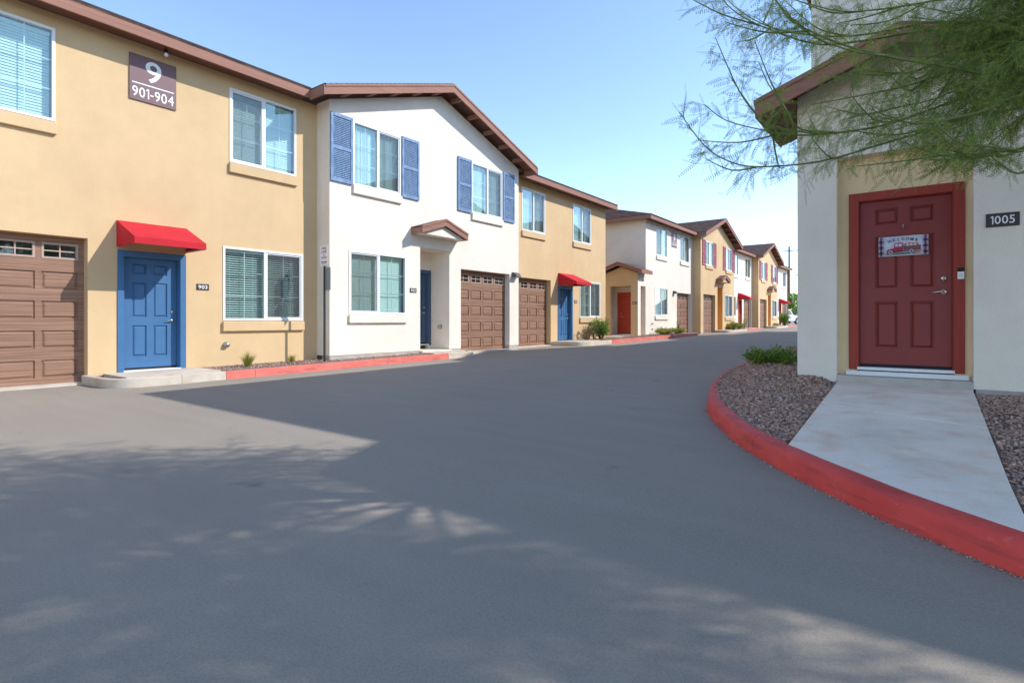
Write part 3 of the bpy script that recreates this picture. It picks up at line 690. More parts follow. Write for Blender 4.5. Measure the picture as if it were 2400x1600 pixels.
for i in range(int(12.4/S)):
    for j in range(int(10.0/S)):
        x, y = -3.2+i*S, 2.2+j*S
        if x > 2.6 and (i % 1): continue
        if not inside(x+S/2, y+S/2): continue
        q = []
        for a, b in ((i, j), (i+1, j), (i+1, j+1), (i, j+1)):
            if (a, b) not in idx: idx[(a, b)] = len(mb.v); mb.v.append((-3.2+a*S, 2.2+b*S, bz(-3.2+a*S, 2.2+b*S)))
            q.append(idx[(a, b)])
        mb.f.append(tuple(q))
mb.quad((-3.0, 12.1, g(12)+0.13), (-1.35, 12.1, 0.38), (-1.35, 46, g(46)+0.3), (-3.0, 46, g(46)+0.13))
o = put('gravel_bed', mb.mesh('bed', M['bed'], True), (0, 0, 0)); o['kind'] = 'structure'
# walk: two slabs between kerb and step
front = [k for k in kin if 0.0 < k.y-3.25 < 1.75 and -0.95 < k.x < 0.5]
front = sorted(front, key=lambda k: k.x); fl, fr_ = Vector((-0.83, 4.80, 0)), Vector((0.38, 3.42, 0))
N = 14; walk = put('walk', None, (-0.2, 6.0, 0.15)); walk['kind'] = 'structure'
def kerb_front(t):                                 # point on the kerb's inner edge at fraction t, left to right
    x = fl.x+(fr_.x-fl.x)*t; c = sorted(((k.x, k.y) for k in kin if k.y < 9), key=lambda q: q[0])
    for (xa, ya), (xb, yb) in zip(c[:-1], c[1:]):
        if xa <= x <= xb: return Vector((x, ya+(yb-ya)*(x-xa)/(xb-xa+1e-9)+0.055, 0))
    return Vector((x, 3.4, 0))
def wpt(t, s):
    a = kerb_front(t); b = Vector((-0.905+1.33*t, YF-0.024, 0)); p = a.lerp(b, s); return p
for s0, s1 in ((0.0, 0.545), (0.5505, 0.86), (0.8635, 1.0)):
    mb = MB(); m_ = 8
    for k in range(m_+1):
        for i in range(N+1):
            p = wpt(i/N, s0+(s1-s0)*k/m_); edge = 0.0
            mb.v.append((p.x, p.y, walkz(p.y)+0.004))
    for k in range(m_):
        for i in range(N): a = k*(N+1)+i; mb.f.append((a, a+1, a+N+2, a+N+1))
    rim = [i for i in range(N+1)]+[(k+1)*(N+1)-1+0 for k in range(1, m_+1)]+[m_*(N+1)+i for i in range(N-1, -1, -1)]+[k*(N+1) for k in range(m_-1, 0, -1)]
    base = len(mb.v)
    for r_ in rim: x, y, z = mb.v[r_]; mb.v.append((x, y, z-0.12))
    for a in range(len(rim)): b = (a+1) % len(rim); mb.f.append((rim[a], rim[b], base+b, base+a))
    o = world_part('concrete_slab', mb, M['concrete'], walk); bevel(o, 0.005, 2)
# pebbles
def ico():
    b = bmesh.new(); bmesh.ops.create_icosphere(b, subdivisions=1, radius=1.0); v = np.array([x.co[:] for x in b.verts]); f = np.array([[q.index for q in x.verts] for x in b.faces]); b.free(); return v, f
IV, IF = ico()
def pebbles(name, pts, r0, r1, m='pebble'):
    n = len(pts); pts = np.array(pts); k = len(IV)
    sc = np.random.uniform(r0, r1, (n, 1, 1))*np.random.uniform(0.6, 1.3, (n, 1, 3)); sc[:, :, 2] *= 0.7
    a = np.random.uniform(0, 6.28, n); t = np.random.uniform(-0.5, 0.5, n)
    v = IV[None]*sc*(1+0.22*np.random.uniform(-1, 1, (n, k, 1)))
    ca, sa, ct, st = np.cos(a)[:, None], np.sin(a)[:, None], np.cos(t)[:, None], np.sin(t)[:, None]
    x, y, z = v[..., 0], v[..., 1], v[..., 2]; y, z = y*ct-z*st, y*st+z*ct; x, y = x*ca-y*sa, x*sa+y*ca
    V = np.stack([x, y, z], -1)+pts[:, None, :]; Fc = (IF[None]+(np.arange(n)*k)[:, None, None]).reshape(-1, 3)
    return np_mesh(name, V.reshape(-1, 3), Fc, m, True)
def np_mesh(name, V, Fc, m, smooth=False):
    me = bpy.data.meshes.new(name); nv, nf, s = len(V), len(Fc), Fc.shape[1]
    me.vertices.add(nv); me.vertices.foreach_set('co', V.astype(np.float32).ravel()); me.loops.add(nf*s); me.loops.foreach_set('vertex_index', Fc.astype(np.int32).ravel())
    me.polygons.add(nf); me.polygons.foreach_set('loop_start', np.arange(0, nf*s, s, dtype=np.int32)); me.update(calc_edges=True)
    me.materials.append(M[m])
    if smooth: me.polygons.foreach_set('use_smooth', np.ones(nf, bool))
    return me
def onwalk(x, y):
    if y > 8.05: return -0.92 < x < 0.45
    t = (y-3.4)/4.65; return -0.84-0.07*t-0.004 < x < 0.385+0.045*t+0.01
pl_, pr_ = [], []
rs = random.Random(3)
while len(pl_) < 14000:
    x, y = rs.uniform(-3.0, -0.75), rs.uniform(4.2, 12)
    if y > 9.6 and rs.random() < 0.6: continue
    if not inside(x, y) or kdist(x, y) < 0.055 or onwalk(x, y) or (x > XL-0.01 and y > YF-0.01): continue
    pl_.append((x, y, bz(x, y)+rs.uniform(0.0, 0.012)))
while len(pr_) < 11500:
    x, y = rs.uniform(0.38, 2.4), rs.uniform(2.9, 8.1)
    if rs.random() < (x-0.5)/2.2: continue
    if not inside(x, y) or kdist(x, y) < 0.055 or onwalk(x, y): continue
    pr_.append((x, y, bz(x, y)+rs.uniform(0.0, 0.012)))
for nm, p, lb in (('pebbles', pl_, 'brown and grey pebbles between the curved red kerb and the walk'), ('pebbles', pr_, 'brown and grey pebbles right of the concrete walk')):
    o = put(nm, pebbles(nm, p, 0.007, 0.019), (0, 0, 0)); o['kind'] = 'stuff'; tag(o, lb, 'gravel')
# small grit along the kerb's foot
gp = []
for i in range(420):
    s = rs.uniform(0.0, 1.0); i0 = int(25+s*45); p = RK[i0].lerp(RK[i0+1], rs.random()); d = (RK[i0+1]-RK[i0]).normalized(); q = -abs(rs.gauss(0, 0.016))-0.002
    gp.append((p.x+d.y*q, p.y-d.x*q, g(p.y)+0.003))
o = put('grit', pebbles('grit', gp, 0.003, 0.007), (0, 0, 0)); o['kind'] = 'stuff'; tag(o, 'loose grit along the foot of the red kerb', 'grit')

# ------------------------------------------------------------------ left-hand buildings
XA, XW = -11.7, -11.2
def wallpart(b, xp, y0, y1, zb, zt, m, holes, peak=None, ret=None, tz=None):
    F = lambda o, a, z: (xp+o, a, z); mb = MB(); grid_wall(mb, F, y0, y1, zb, zt, holes)
    if peak: mb.poly([F(0, y0, zt), F(0, y1, zt), F(0, peak[0], peak[1])])
    if ret:
        for yy in (y0, y1): mb.quad((xp, yy, zb), (xp-ret, yy, zb), (xp-ret, yy, zt), (xp, yy, zt))
    o = world_part('wall', mb, M[m], b)
    mb = MB(); cuts = sorted((h[0], h[1]) for h in holes if h[2] < zb+0.05); a = y0+0.01
    for c0, c1 in cuts+[(y1-0.01, y1-0.01)]:
        if c0-a > 0.02: mb = MB(); mb.box(xp-0.3, xp-0.012, a, c0, g((a+c0)/2)-0.15, zb+0.01); world_part('foundation', mb, M['foundation'], b)
        a = c1
    return o
def awning(label, y0, zbot, xp=XA):
    w, pr = 1.18, 0.85; root = put('awning', None, (xp, y0, zbot)); tag(root, label, 'awning', 'red awnings over front doors')
    T = 0.485; v0, v1 = 0.0, 0.112
    def shell(pts): mb = MB(); mb.poly(pts); return mb
    def mk(name, pts, n):
        mb = MB(); n = Vector(n)*0.006; mb.prism(pts, n); sub(name, cached(('aw', name, tuple(pts[0])), lambda: mb.mesh(name, M['awning'])), root)
    mk('top_panel', [(0.003, 0, T), (pr, 0, v1), (pr, w, v1), (0.003, w, T)], (-0.4, 0, -0.9)); mk('valance', [(pr, 0, v0), (pr, w, v0), (pr, w, v1), (pr, 0, v1)], (-1, 0, 0))
    mk('side_panel', [(0.003, 0, 0), (pr-0.006, 0, v0), (pr-0.006, 0, v1), (0.003, 0, T)], (0, 1, 0)); mk('side_panel', [(0.003, w, 0), (pr-0.006, w, v0), (pr-0.006, w, v1), (0.003, w, T)], (0, -1, 0))
    def fr():
        mb = MB()
        for y in (0.02, w-0.02): mb.tube([(0.004, y, 0.02), (pr-0.02, y, 0.02)], 0.012, 6); mb.tube([(pr-0.02, y, 0.02), (pr-0.02, y, v1-0.02), (0.01, y, T-0.03)], 0.012, 6)
        mb.tube([(pr-0.02, 0.02, 0.02), (pr-0.02, w-0.02, 0.02)], 0.012, 6); return mb.mesh('frame', M['alu'])
    sub('frame', cached('awf', fr), root); return root
def sconce(label, loc):
    root = put('wall_lamp', None, loc); tag(root, label, 'lamp', 'quarter-round wall lamps beside garages')
    def bod():
        mb = MB(); n = 8; w = 0.13; p = [(0.002, 0.0), (0.002, 0.17)]+[(0.20*math.sin(a), 0.17*math.cos(a)) for a in [math.pi/2*k/n for k in range(1, n+1)]]
        mb.prism([(a, -w, b) for a, b in p], (0, 2*w, 0)); return mb.mesh('hood', M['bronze'])
    def lens(): mb = MB(); mb.box(0.02, 0.17, -0.11, 0.11, -0.012, -0.001); return mb.mesh('lens', M['signwhite'])
    sub('hood', cached('sch', bod), root); sub('lens', cached('scl', lens), root)
def hood_porch(b, xp, yc, zend, zpk, hw, pr=0.40, wallm='white'):
    mb = MB()
    for s in (-1, 1): roof_slab(mb, [(xp-0.0, yc+s*hw, zend), (xp+pr, yc+s*hw, zend), (xp+pr, yc, zpk), (xp, yc, zpk)], 0.04)
    world_part('hood_roof', mb, M['shingle'], b)
    rake_boards(b, [(xp+pr, yc-hw, zend), (xp+pr, yc, zpk), (xp+pr, yc+hw, zend)], (1, 0, 0), 0.20, 0.04, name='hood_rake_board')
    for s in (-1, 1):
        mb = MB(); y = yc+s*hw; mb.box(xp+0.002, xp+pr-0.002, min(y, y-s*0.03), max(y, y-s*0.03), zend-0.20, zend-0.045); world_part('hood_eave_board', mb, M['trim'], b)
    mb = MB(); mb.prism([(xp+0.003, yc-hw+0.035, zend-0.19), (xp+0.003, yc+hw-0.035, zend-0.19), (xp+0.003, yc, zpk-0.20)], (pr-0.06, 0, 0)); world_part('hood_gable', mb, M[wallm], b)
def eave_run(b, y0, y1, z, xe=XA+0.45, zb_=None):
    mb = MB(); mb.box(xe-0.04, xe, y0, y1, z-0.225, z-0.02); world_part('fascia', mb, M['trim'], b)
    mb = MB(); mb.box(xe-0.05, xe+0.018, y0, y1, z-0.0195, z+0.012); world_part('drip_edge', mb, M['dripdark'], b)
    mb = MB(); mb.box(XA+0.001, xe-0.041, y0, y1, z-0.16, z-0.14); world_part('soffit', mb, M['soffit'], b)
M['dripdark'] = mat('dark_shingle_edge', (0.05, 0.035, 0.03), 0.9)
def gable_roof(b, xp, y0, y1, ze, pitch=0.34, back=5.0, oh=0.44, vis=False):
    ym = (y0+y1)/2; zp = ze+(ym-(y0-oh))*pitch; x1 = xp+0.45
    mb = MB()
    for ys in (y0-oh, y1+oh): roof_slab(mb, [(x1, ys, ze), (x1-back, ys, ze), (x1-back, ym, zp), (x1, ym, zp)], 0.05)
    world_part('roof', mb, M['soffit'], b)
    for ys in (y0-oh-0.02, y1+oh+0.02): shingles('shingles', b, (x1+0.03, ys, ze), (x1-back, ys, ze), (x1-back, ym, zp+0.012), (x1+0.03, ym, zp+0.012), 0.15)
    rake_boards(b, [(x1, y0-oh, ze), (x1, ym, zp), (x1, y1+oh, ze)], (1, 0, 0), 0.23, 0.04)
    for ys, s in ((y0-oh, -1), (y1+oh, 1)):
        mb = MB(); mb.box(xp-0.06, x1+0.04, min(ys, ys+s*0.035), max(ys, ys+s*0.035), ze-0.235, ze-0.02); world_part('fascia', mb, M['trim'], b)
    n = 11                                          # lookout blocks under the rake
    for k in range(1, n):
        yy = y0-oh+(y1-y0+2*oh)*k/n; zz = zp-abs(yy-ym)*pitch-0.07
        mb = MB(); mb.box(xp+0.002, x1-0.002, yy-0.045, yy+0.045, zz-0.13, zz-0.01); world_part('lookout', mb, M['trim'], b)
    return zp
def vent(b, loc, rotz=0.0):
    def bd():
        mb = MB(); mb.tube([(0.001, 0, 0), (0.02, 0, 0), (0.06, 0, -0.01), (0.085, 0, -0.03)], [0.058, 0.06, 0.058, 0.045], 14); return mb.mesh('vent_hood', M['alu'], True)
    put('vent', cached('vent', bd), loc, b, rotz)
UW, UH, LW, LH = 1.53, 1.56, 1.84, 1.55
def flat_bay(b, y0, y1, zb, m, ze, ups, low, gar, door, doorm, upz, lowz, upscr, lowscr, blinds, garz, dtop):
    holes = [(a, a+UW, upz, upz+UH, 0.05) for a in ups]+[(low, low+LW, lowz, lowz+LH, 0.05), (gar, gar+2.43, -1, garz+2.5, 0.22), (door-0.012, door+0.92+0.012, -1, dtop+0.012, 0.2)]
    wallpart(b, XA, y0, y1, zb, ze-0.15, m, holes)
    for i, a in enumerate(ups): make_window(b, (XA, a, upz), UW, UH, upscr[i], blinds[i], m)
    make_window(b, (XA, low, lowz), LW, LH, lowscr, blinds[-1], m)
    make_garage(b, (XA-0.2, gar, garz)); make_door(b, (XA-0.135, door, dtop-2.06), doorm, True, 'right', 0.0, 0.135)
    mb = MB(); mb.box(XA-0.28, XA+0.12, gar+0.005, gar+2.425, g(gar)-0.05, garz-0.004); world_part('garage_apron', mb, M['gutter'], b)
def gable_bay(b, y0, y1, zb, m, ze, mirror, shm, doorm, upz, lowz, garz, upscr, lowscr, blinds, alctop, doortop):
    Wd = y1-y0; T = (lambda a, w: y0+(Wd-a-w) if mirror else y0+a)
    ups = [T(0.66, UW), T(5.06, UW)]; low = T(0.54, LW); gar = T(4.57, 2.43); alc = T(2.90, 1.17); ym = (y0+y1)/2
    holes = [(a, a+UW, upz, upz+UH, 0.05) for a in ups]+[(low, low+LW, lowz, lowz+LH, 0.05), (gar, gar+2.43, -1, garz+2.5, 0.22), (alc, alc+1.17, -1, alctop, 0.77)]
    zt = ze-0.08; pkz = zt+(ym-y0)*0.34
    wallpart(b, XW, y0, y1, zb, zt, m, holes, (ym, pkz), 0.5)
    for i, a in enumerate(ups):
        make_window(b, (XW, a, upz), UW, UH, upscr[i], blinds[i], m)
        for yy in (a-0.645, a+UW+0.025): make_shutter(b, (XW, yy, upz-0.03), 0.62, 1.62, shm)
    make_window(b, (XW, low, lowz), LW, LH, lowscr, blinds[-1], m); make_garage(b, (XW-0.2, gar, garz))
    mb = MB(); grid_wall(mb, lambda o, a, z: (XW-0.77+o, a, z), alc, alc+1.17, zb-0.05, alctop, [(alc+0.11, alc+0.11+0.95, -1, doortop+0.012, 0.12)]); world_part('alcove_wall', mb, M[m], b)
    make_door(b, (XW-0.85, alc+0.125, doortop-2.06), doorm, True, 'right', 0.0, 0.08)
    mb = MB(); mb.box(XW-0.9, XW+0.1, alc+0.003, alc+1.167, g(alc)-0.05, zb-0.01); world_part('porch_slab', mb, M['concrete'], b)
    mb = MB(); mb.box(XW-0.28, XW+0.12, gar+0.005, gar+2.425, g(gar)-0.05, garz-0.004); world_part('garage_apron', mb, M['gutter'], b)
    if m == 'tan':
        mb = MB(); mb.box(XW-0.76, XW-0.02, alc+1.164, alc+1.169, zb, alctop-0.005); world_part('alcove_bounce_liner', mb, M['bouncewall'], b)  # thin liner added to carry the bounced-light tint on the side wall
    gable_roof(b, XW, y0, y1, ze); hood_porch(b, XW, alc+0.585, alctop+0.51, alctop+0.81, 0.92, 0.40, m)
    return alc, low, gar

# --- building 9
b9 = put('townhouse_building', None, (-14, 8, 0.1)); tag(b9, 'tan and white stucco townhouse row at left with blue doors, numbered 9', 'building')
E9 = 6.42
flat_bay(b9, -6.0, 7.76, 0.125, 'tan', E9, [1.25, 5.675], 5.54, 0.80, 3.785, 'blue', 4.445, 1.11, ['left', 'left'], 'right', ['closed', 'closed', 'open'], 0.04, 2.275)
gable_bay(b9, 7.76, 15.27, 0.28, 'white', 6.39, False, 'shutter', 'blueshade', 4.44, 1.275, 0.17, ['right', 'right'], 'left', ['vertical', 'closed', 'closed'], 3.15, 2.50)
flat_bay(b9, 15.27, 22.67, 0.20, 'tan', 6.38, [16.13, 19.75], 20.31, 15.645, 18.70, 'blue', 4.40, 1.25, ['right', 'right'], 'right', ['vertical', 'vertical', 'open'], 0.18, 2.37)
eave_run(b9, -6.3, 7.30, E9); eave_run(b9, 15.72, 22.95, 6.38)
mb = MB()
for y0, y1, z in ((-6.3, 7.7, E9), (15.3, 22.95, 6.38)):
    mb = MB(); roof_slab(mb, [(XA+0.47, y0, z), (XA+0.47, y1, z), (XA-4.8, y1, z+1.77), (XA-4.8, y0, z+1.77)]); roof_slab(mb, [(XA-10.1, y0, z), (XA-10.1, y1, z), (XA-4.8, y1, z+1.77), (XA-4.8, y0, z+1.77)])
    world_part('roof', mb, M['shingle'], b9)
mb = MB(); mb.box(XA-9.6, XA-0.02, 22.65, 22.67, 0.1, 6.2); mb.prism([(XA-9.6, 22.65, 6.2), (XA, 22.65, 6.2), (XA-4.8, 22.65, 7.8)], (0, 0.02, 0)); mb.box(XA-9.6, XA-0.02, -6, -5.98, 0, 6.2); mb.box(XA-9.62, XA-9.6, -6, 22.67, 0, 6.2)
world_part('wall', mb, M['tan'], b9)
rake_boards(b9, [(XA+0.45, 22.95, 6.38), (XA-4.8, 22.95, 8.15)], (0, 1, 0), 0.23)
vent(b9, (XA, 5.60, 0.61)); vent(b9, (XW-0.35, 11.825, 0.93), -math.pi/2)
awning('red awning over the nearest blue door, numbered 903', 3.655, 2.44); awning('red awning over the farther blue door of the tan bay', 18.62, 2.53)
plaque('plaque reading 903 on tan wall beside the nearest blue door', '903', (XA, 5.14, 1.785)); plaque('plaque reading 902 on white wall between window and alcove', '902', (XW, 10.395, 1.935)); plaque('plaque reading 901 between the farther blue door and its window', '901', (XA, 19.975, 1.905))
sconce('bronze wall lamp between the two garage doors of building 9', (XW, 15.02, 2.58))
def building_sign(label, big, small, yc, zc, w=0.79, h=0.85):
    mb = MB(); mb.box(0.004, 0.026, -w/2, w/2, -h/2, h/2); o = put('building_sign', mb.mesh('sign_plate', M['signbrown']), (XA, yc, zc)); tag(o, label, 'sign', 'building number signs'); bevel(o, 0.003, 1)
    sub('large_number', text_mesh(big, 0.40, 0.27, depth=0.029, bold=0.012), o, (0, 0, 0.16)); sub('number_range', text_mesh(small, 0.185, 0.70, depth=0.029, bold=0.006), o, (0, 0, -0.265))
    mb = MB(); mb.box(0.026, 0.029, -0.35, 0.35, -0.115, -0.095); sub('divider', mb.mesh('divider', M['signwhite']), o)
building_sign('brown sign with large white 9 and 901-904 on tan wall', '9', '901-904', 4.245, 5.615)
def eave_lamp(label, y, z):
    root = put('eave_lamp', None, (XA+0.22, y, z)); tag(root, label, 'lamp', 'small lamps under the eaves')
    mb = MB(); mb.tube([(0, 0, 0), (0, 0, -0.06)], 0.012, 8); mb.tube([(0, 0, -0.05), (0.02, 0, -0.13)], [0.03, 0.042], 12); sub('housing', mb.mesh('housing', M['dark'], True), root)
    mb = MB(); mb.tube([(0.02, 0, -0.131), (0.03, 0, -0.17)], [0.038, 0.03], 12); sub('bulb', mb.mesh('bulb', M['signwhite'], True), root)
eave_lamp('small dark lamp hanging under the eave above the number 9 sign', 4.38, 6.262)

# --- building 8
b8 = put('townhouse_building', None, (-14, 46, 0.3)); tag(b8, 'far white and tan stucco townhouse row with orange doors and pink shutters', 'building')
E8 = 6.58
def flat8(y0, y1, zb, ups, low, gar, upz, lowz, garz, upscr, lowscr, door=None, doortop=2.55):
    holes = [(a, a+UW, upz, upz+UH, 0.05) for a in ups]+[(low, low+LW, lowz, lowz+LH, 0.05), (gar, gar+2.43, -1, garz+2.5, 0.22)]
    if door: holes.append((door-0.012, door+0.932, -1, doortop+0.012, 0.2))
    wallpart(b8, XA, y0, y1, zb, E8-0.15, 'white', holes)
    for i, a in enumerate(ups): make_window(b8, (XA, a, upz), UW, UH, upscr[i], 'vertical', 'white')
    make_window(b8, (XA, low, lowz), LW, LH, lowscr, 'closed', 'white'); make_garage(b8, (XA-0.2, gar, garz))
    if door: make_door(b8, (XA-0.135, door, doortop-2.06), 'orange', True, 'right', 0.0, 0.135)
    mb = MB(); mb.box(XA-0.28, XA+0.12, gar+0.005, gar+2.425, g(gar)-0.05, garz-0.004); world_part('garage_apron', mb, M['gutter'], b8)
flat8(27.19, 34.42, 0.39, [28.59, 32.22], 28.40, 31.68, 4.67, 1.39, 0.27, ['left', 'left'], 'right')
gable_bay(b8, 34.42, 41.95, 0.37, 'tan', 6.55, True, 'shutter_pink', 'amber', 4.66, 1.37, 0.30, ['right', 'left'], 'right', ['vertical', 'vertical', 'closed'], 3.38, 2.65)
flat8(41.95, 49.2, 0.50, [43.3, 46.98], 42.40, 46.5, 4.64, 1.45, 0.42, ['left', 'left'], 'right', 44.95, 2.70)
gable_bay(b8, 49.2, 56.75, 0.52, 'tan', 6.55, True, 'shutter_pink', 'amber', 4.62, 1.47, 0.46, ['right', 'left'], 'right', ['vertical', 'vertical', 'closed'], 3.40, 2.75)
flat8(56.75, 64.0, 0.62, [57.9, 61.6], 57.2, 61.3, 4.62, 1.5, 0.56, ['left', 'right'], 'right', 59.85, 2.80)
eave_run(b8, 26.77, 33.98, E8); eave_run(b8, 42.40, 48.75, E8); eave_run(b8, 57.2, 64.3, E8)
mb = MB(); mb.box(XA-9.6, XA-0.001, 27.19, 27.21, 0.3, E8-0.15); mb.box(XA-9.6, XA-0.02, 63.98, 64.0, 0.5, E8-0.1); mb.box(XA-9.62, XA-9.6, 27.19, 64, 0.3, E8-0.1)
world_part('wall', mb, M['white'], b8)['label'] = 'shaded white end wall'
mb = MB(); ze = E8
roof_slab(mb, [(XA+0.47, 26.76, ze), (XA+0.47, 64.3, ze), (XA-4.8, 64.3, ze+1.77), (XA-4.8, 32.0, ze+1.77)]); roof_slab(mb, [(XA-10.1, 26.76, ze), (XA-10.1, 64.3, ze), (XA-4.8, 64.3, ze+1.77), (XA-4.8, 32.0, ze+1.77)])
roof_slab(mb, [(XA+0.47, 26.76, ze), (XA-10.1, 26.76, ze), (XA-4.8, 32.0, ze+1.77)]); world_part('roof', mb, M['soffit'], b8)
shingles('shingles', b8, (XA+0.49, 26.74, ze), (XA-10.1, 26.74, ze), (XA-4.8, 32.0, ze+1.78), (XA-4.8, 32.0, ze+1.78), 0.15)
for y0, y1 in ((26.76, 34.5), (41.9, 49.3), (56.7, 64.3)): shingles('shingles', b8, (XA+0.49, y0, ze), (XA+0.49, y1, ze), (XA-4.8, y1+(0 if y0 > 30 else 0), ze+1.78), (XA-4.8, max(y0, 32.0), ze+1.78), 0.15)
mb = MB(); mb.box(XA-10, XA+0.41, 26.76, 26.80, ze-0.225, ze-0.02); world_part('fascia', mb, M['trim'], b8)
mb = MB(); mb.box(XA-10, XA+0.41, 26.80, 27.19, ze-0.16, ze-0.14); world_part('soffit', mb, M['soffit'], b8)
rake_boards(b8, [(XA+0.45, 64.3, ze), (XA-4.8, 64.3, ze+1.77)], (0, 1, 0), 0.23)
mb = MB(); mb.tube([(XA+0.05, 63.9, 0.6), (XA+0.05, 63.9, ze-0.2)], 0.05, 8); world_part('downpipe', mb, M['trim'], b8)
# porch against building 8's end wall: front faces -y
PY0, PX0, PX1 = 26.2, -13.62, XA
mb = MB(); FP = lambda o, a, z: (a, PY0-o, z); pz, pt, pc = 0.37, 3.56, -12.66
grid_wall(mb, FP, PX0, PX1, pz, pt, [(-13.24, -12.08, 0.0, 2.9, 0.24)]); mb.poly([FP(0, PX0, pt), FP(0, PX1, pt), FP(0, pc, pt+0.33)])
m2 = MB(); grid_wall(m2, lambda o, a, z: (PX1+0.002+o, a, z), PY0, 27.185, pz, pt, [(26.54, 27.16, 0.0, 2.9, 0.24)]); world_part('porch_side_wall', m2, M['white'], b8)
mb.quad((PX0, PY0, pz), (PX0, 27.19, pz), (PX0, 27.19, pt), (PX0, PY0, pt)); mb.quad((PX0, PY0+0.24, 2.9), (PX1-0.24, PY0+0.24, 2.9), (PX1-0.24, 27.185, 2.9), (PX0, 27.185, 2.9))
mb.quad((-13.24, PY0+0.24, 2.9), (PX1, PY0+0.24, 2.9), (PX1, PY0+0.24, pt), (-13.24, PY0+0.24, pt))
world_part('porch_wall', mb, M['tan'], b8)
mb = MB(); hw = 1.30
for s in (-1, 1): roof_slab(mb, [(pc+s*hw, 25.88, pt+0.13), (pc+s*hw, 27.19, pt+0.13), (pc, 27.19, pt+0.58), (pc, 25.88, pt+0.58)], 0.04)
world_part('porch_roof', mb, M['shingle'], b8)
rake_boards(b8, [(pc-hw, 25.88, pt+0.13), (pc, 25.88, pt+0.58), (pc+hw, 25.88, pt+0.13)], (0, -1, 0), 0.20, 0.04, name='porch_rake_board')
mb = MB(); mb.box(pc+hw, pc+hw+0.035, 25.84, 27.2, pt-0.07, pt+0.12); world_part('porch_eave_board', mb, M['trim'], b8)
mb = MB(); mb.box(PX0, PX1, PY0+0.03, 27.19, 0.15, pz-0.01); mb.box(PX0-0.4, PX1-0.02, 25.0, PY0+0.03, 0.15, pz-0.05); world_part('porch_slab', mb, M['concrete'], b8)
make_door(b8, (-13.16, 27.15, 0.44), 'orange', True, 'left', -math.pi/2, 0.03)
plaque('plaque with white digits beside the orange-red porch door', '801', (-11.875, PY0, 2.02), 0.24, 0.125, -math.pi/2)
building_sign('brown sign with large white 8 on the far white wall', '8', '801-804', 31.235, 5.80)
eave_lamp('small lamp under the far eave above the number 8 sign', 31.3, 6.42); sconce('bronze wall lamp left of the far white bay garage door', (XA, 31.2, 2.68))
awning('red awning over an orange door far down the row', 44.85, 2.80); awning('red awning over the last orange door at the row end', 59.7, 2.84)
mb = MB(); mb.tube([(XA, 27.95, 0.95), (XA+0.07, 27.95, 0.95), (XA+0.10, 27.95, 0.90)], 0.02, 8); mb.tube([(XA, 28.0, 0.66), (XA+0.06, 28.0, 0.66)], 0.03, 8); mb.tube([(XA+0.04, 28.05, 1.0), (XA+0.06, 27.8, 0.93)], 0.008, 6); world_part('hose_bib', mb, M['dark'], b8)

# ------------------------------------------------------------------ left kerb islands
def island(y0, y1, red0, red1, wall0, wall1, slabs, plants=True):
    xk = -10.45
    path = smooth([(wall0, y0), (-10.85, y0+0.02), (-10.56, y0+0.14), (xk, y0+0.48), (xk, y0+1.2), (xk, (y0+y1)/2-1.5), (xk, (y0+y1)/2+1.5), (xk, y1-1.2), (xk, y1-0.48), (-10.56, y1-0.14), (-10.85, y1-0.02), (wall1, y1)], 6)
    L = lambda y: seglen(path, xk, y)
    cuts = [(0, 'gutter'), (L(y0+0.9), 'gutter'), (L(red0), 'kerblit')]; s = red0+0.42
    while s < red1-1.0: cuts.append((L(s), 'kerblit')); s += 3.05
    cuts.append((L(red1), 'gutter')); seen = []
    for c in cuts:
        if not seen or c[0]-seen[-1][0] > 0.25: seen.append(c)
        else: seen[-1] = (seen[-1][0], c[1])
    kerb(path, seen, 1)
    mb = MB(); n = 40                               # bed surface
    for k in range(n):
        a, b = y0+0.12+(y1-y0-0.24)*k/n, y0+0.12+(y1-y0-0.24)*(k+1)/n
        mb.quad((-11.69, a, g(a)+0.135), (-10.56, a, g(a)+0.12), (-10.56, b, g(b)+0.12), (-11.69, b, g(b)+0.135))
    o = put('gravel_bed', mb.mesh('bed', M['bed']), (0, 0, 0)); o['kind'] = 'structure'
    for a, b in slabs:
        mb = MB(); r0 = max(a, y0+0.16); r1 = min(b, y1-0.16); za, zb = g(r0)+0.153, g(r1)+0.153
        mb.add([(-11.695, r0, za), (-10.62, r0, za), (-10.62, r1, zb), (-11.695, r1, zb), (-11.695, r0, za-0.2), (-10.62, r0, za-0.2), (-10.62, r1, zb-0.2), (-11.695, r1, zb-0.2)], [(0, 1, 2, 3), (0, 4, 5, 1), (1, 5, 6, 2), (2, 6, 7, 3), (3, 7, 4, 0)])
        o = put('stoop', mb.mesh('stoop', M['gutter']), (0, 0, 0)); o['kind'] = 'structure'
    pts = []
    for k in range(int((y1-y0)*130)):
        y = rs.uniform(y0+0.3, y1-0.3)
        if any(a-0.02 < y < b+0.02 for a, b in slabs): continue
        pts.append((rs.uniform(-11.66, -10.66), y, g(y)+0.135+rs.uniform(0, 0.01)))
    return pts
I1 = island(3.30, 12.05, 5.05, 10.9, -11.69, -11.2, [(3.3, 5.0), (10.62, 12.05)])
I2 = island(18.16, 31.55, 20.5, 31.0, -11.69, -11.69, [(18.16, 20.1)])
I3 = island(37.5, 46.3, 41.8, 45.9, -11.2, -11.69, [(37.5, 39.2), (44.6, 46.3)]); I4 = island(52.2, 61.1, 56.4, 60.6, -11.2, -11.69, [(52.2, 54.0), (59.6, 61.1)])
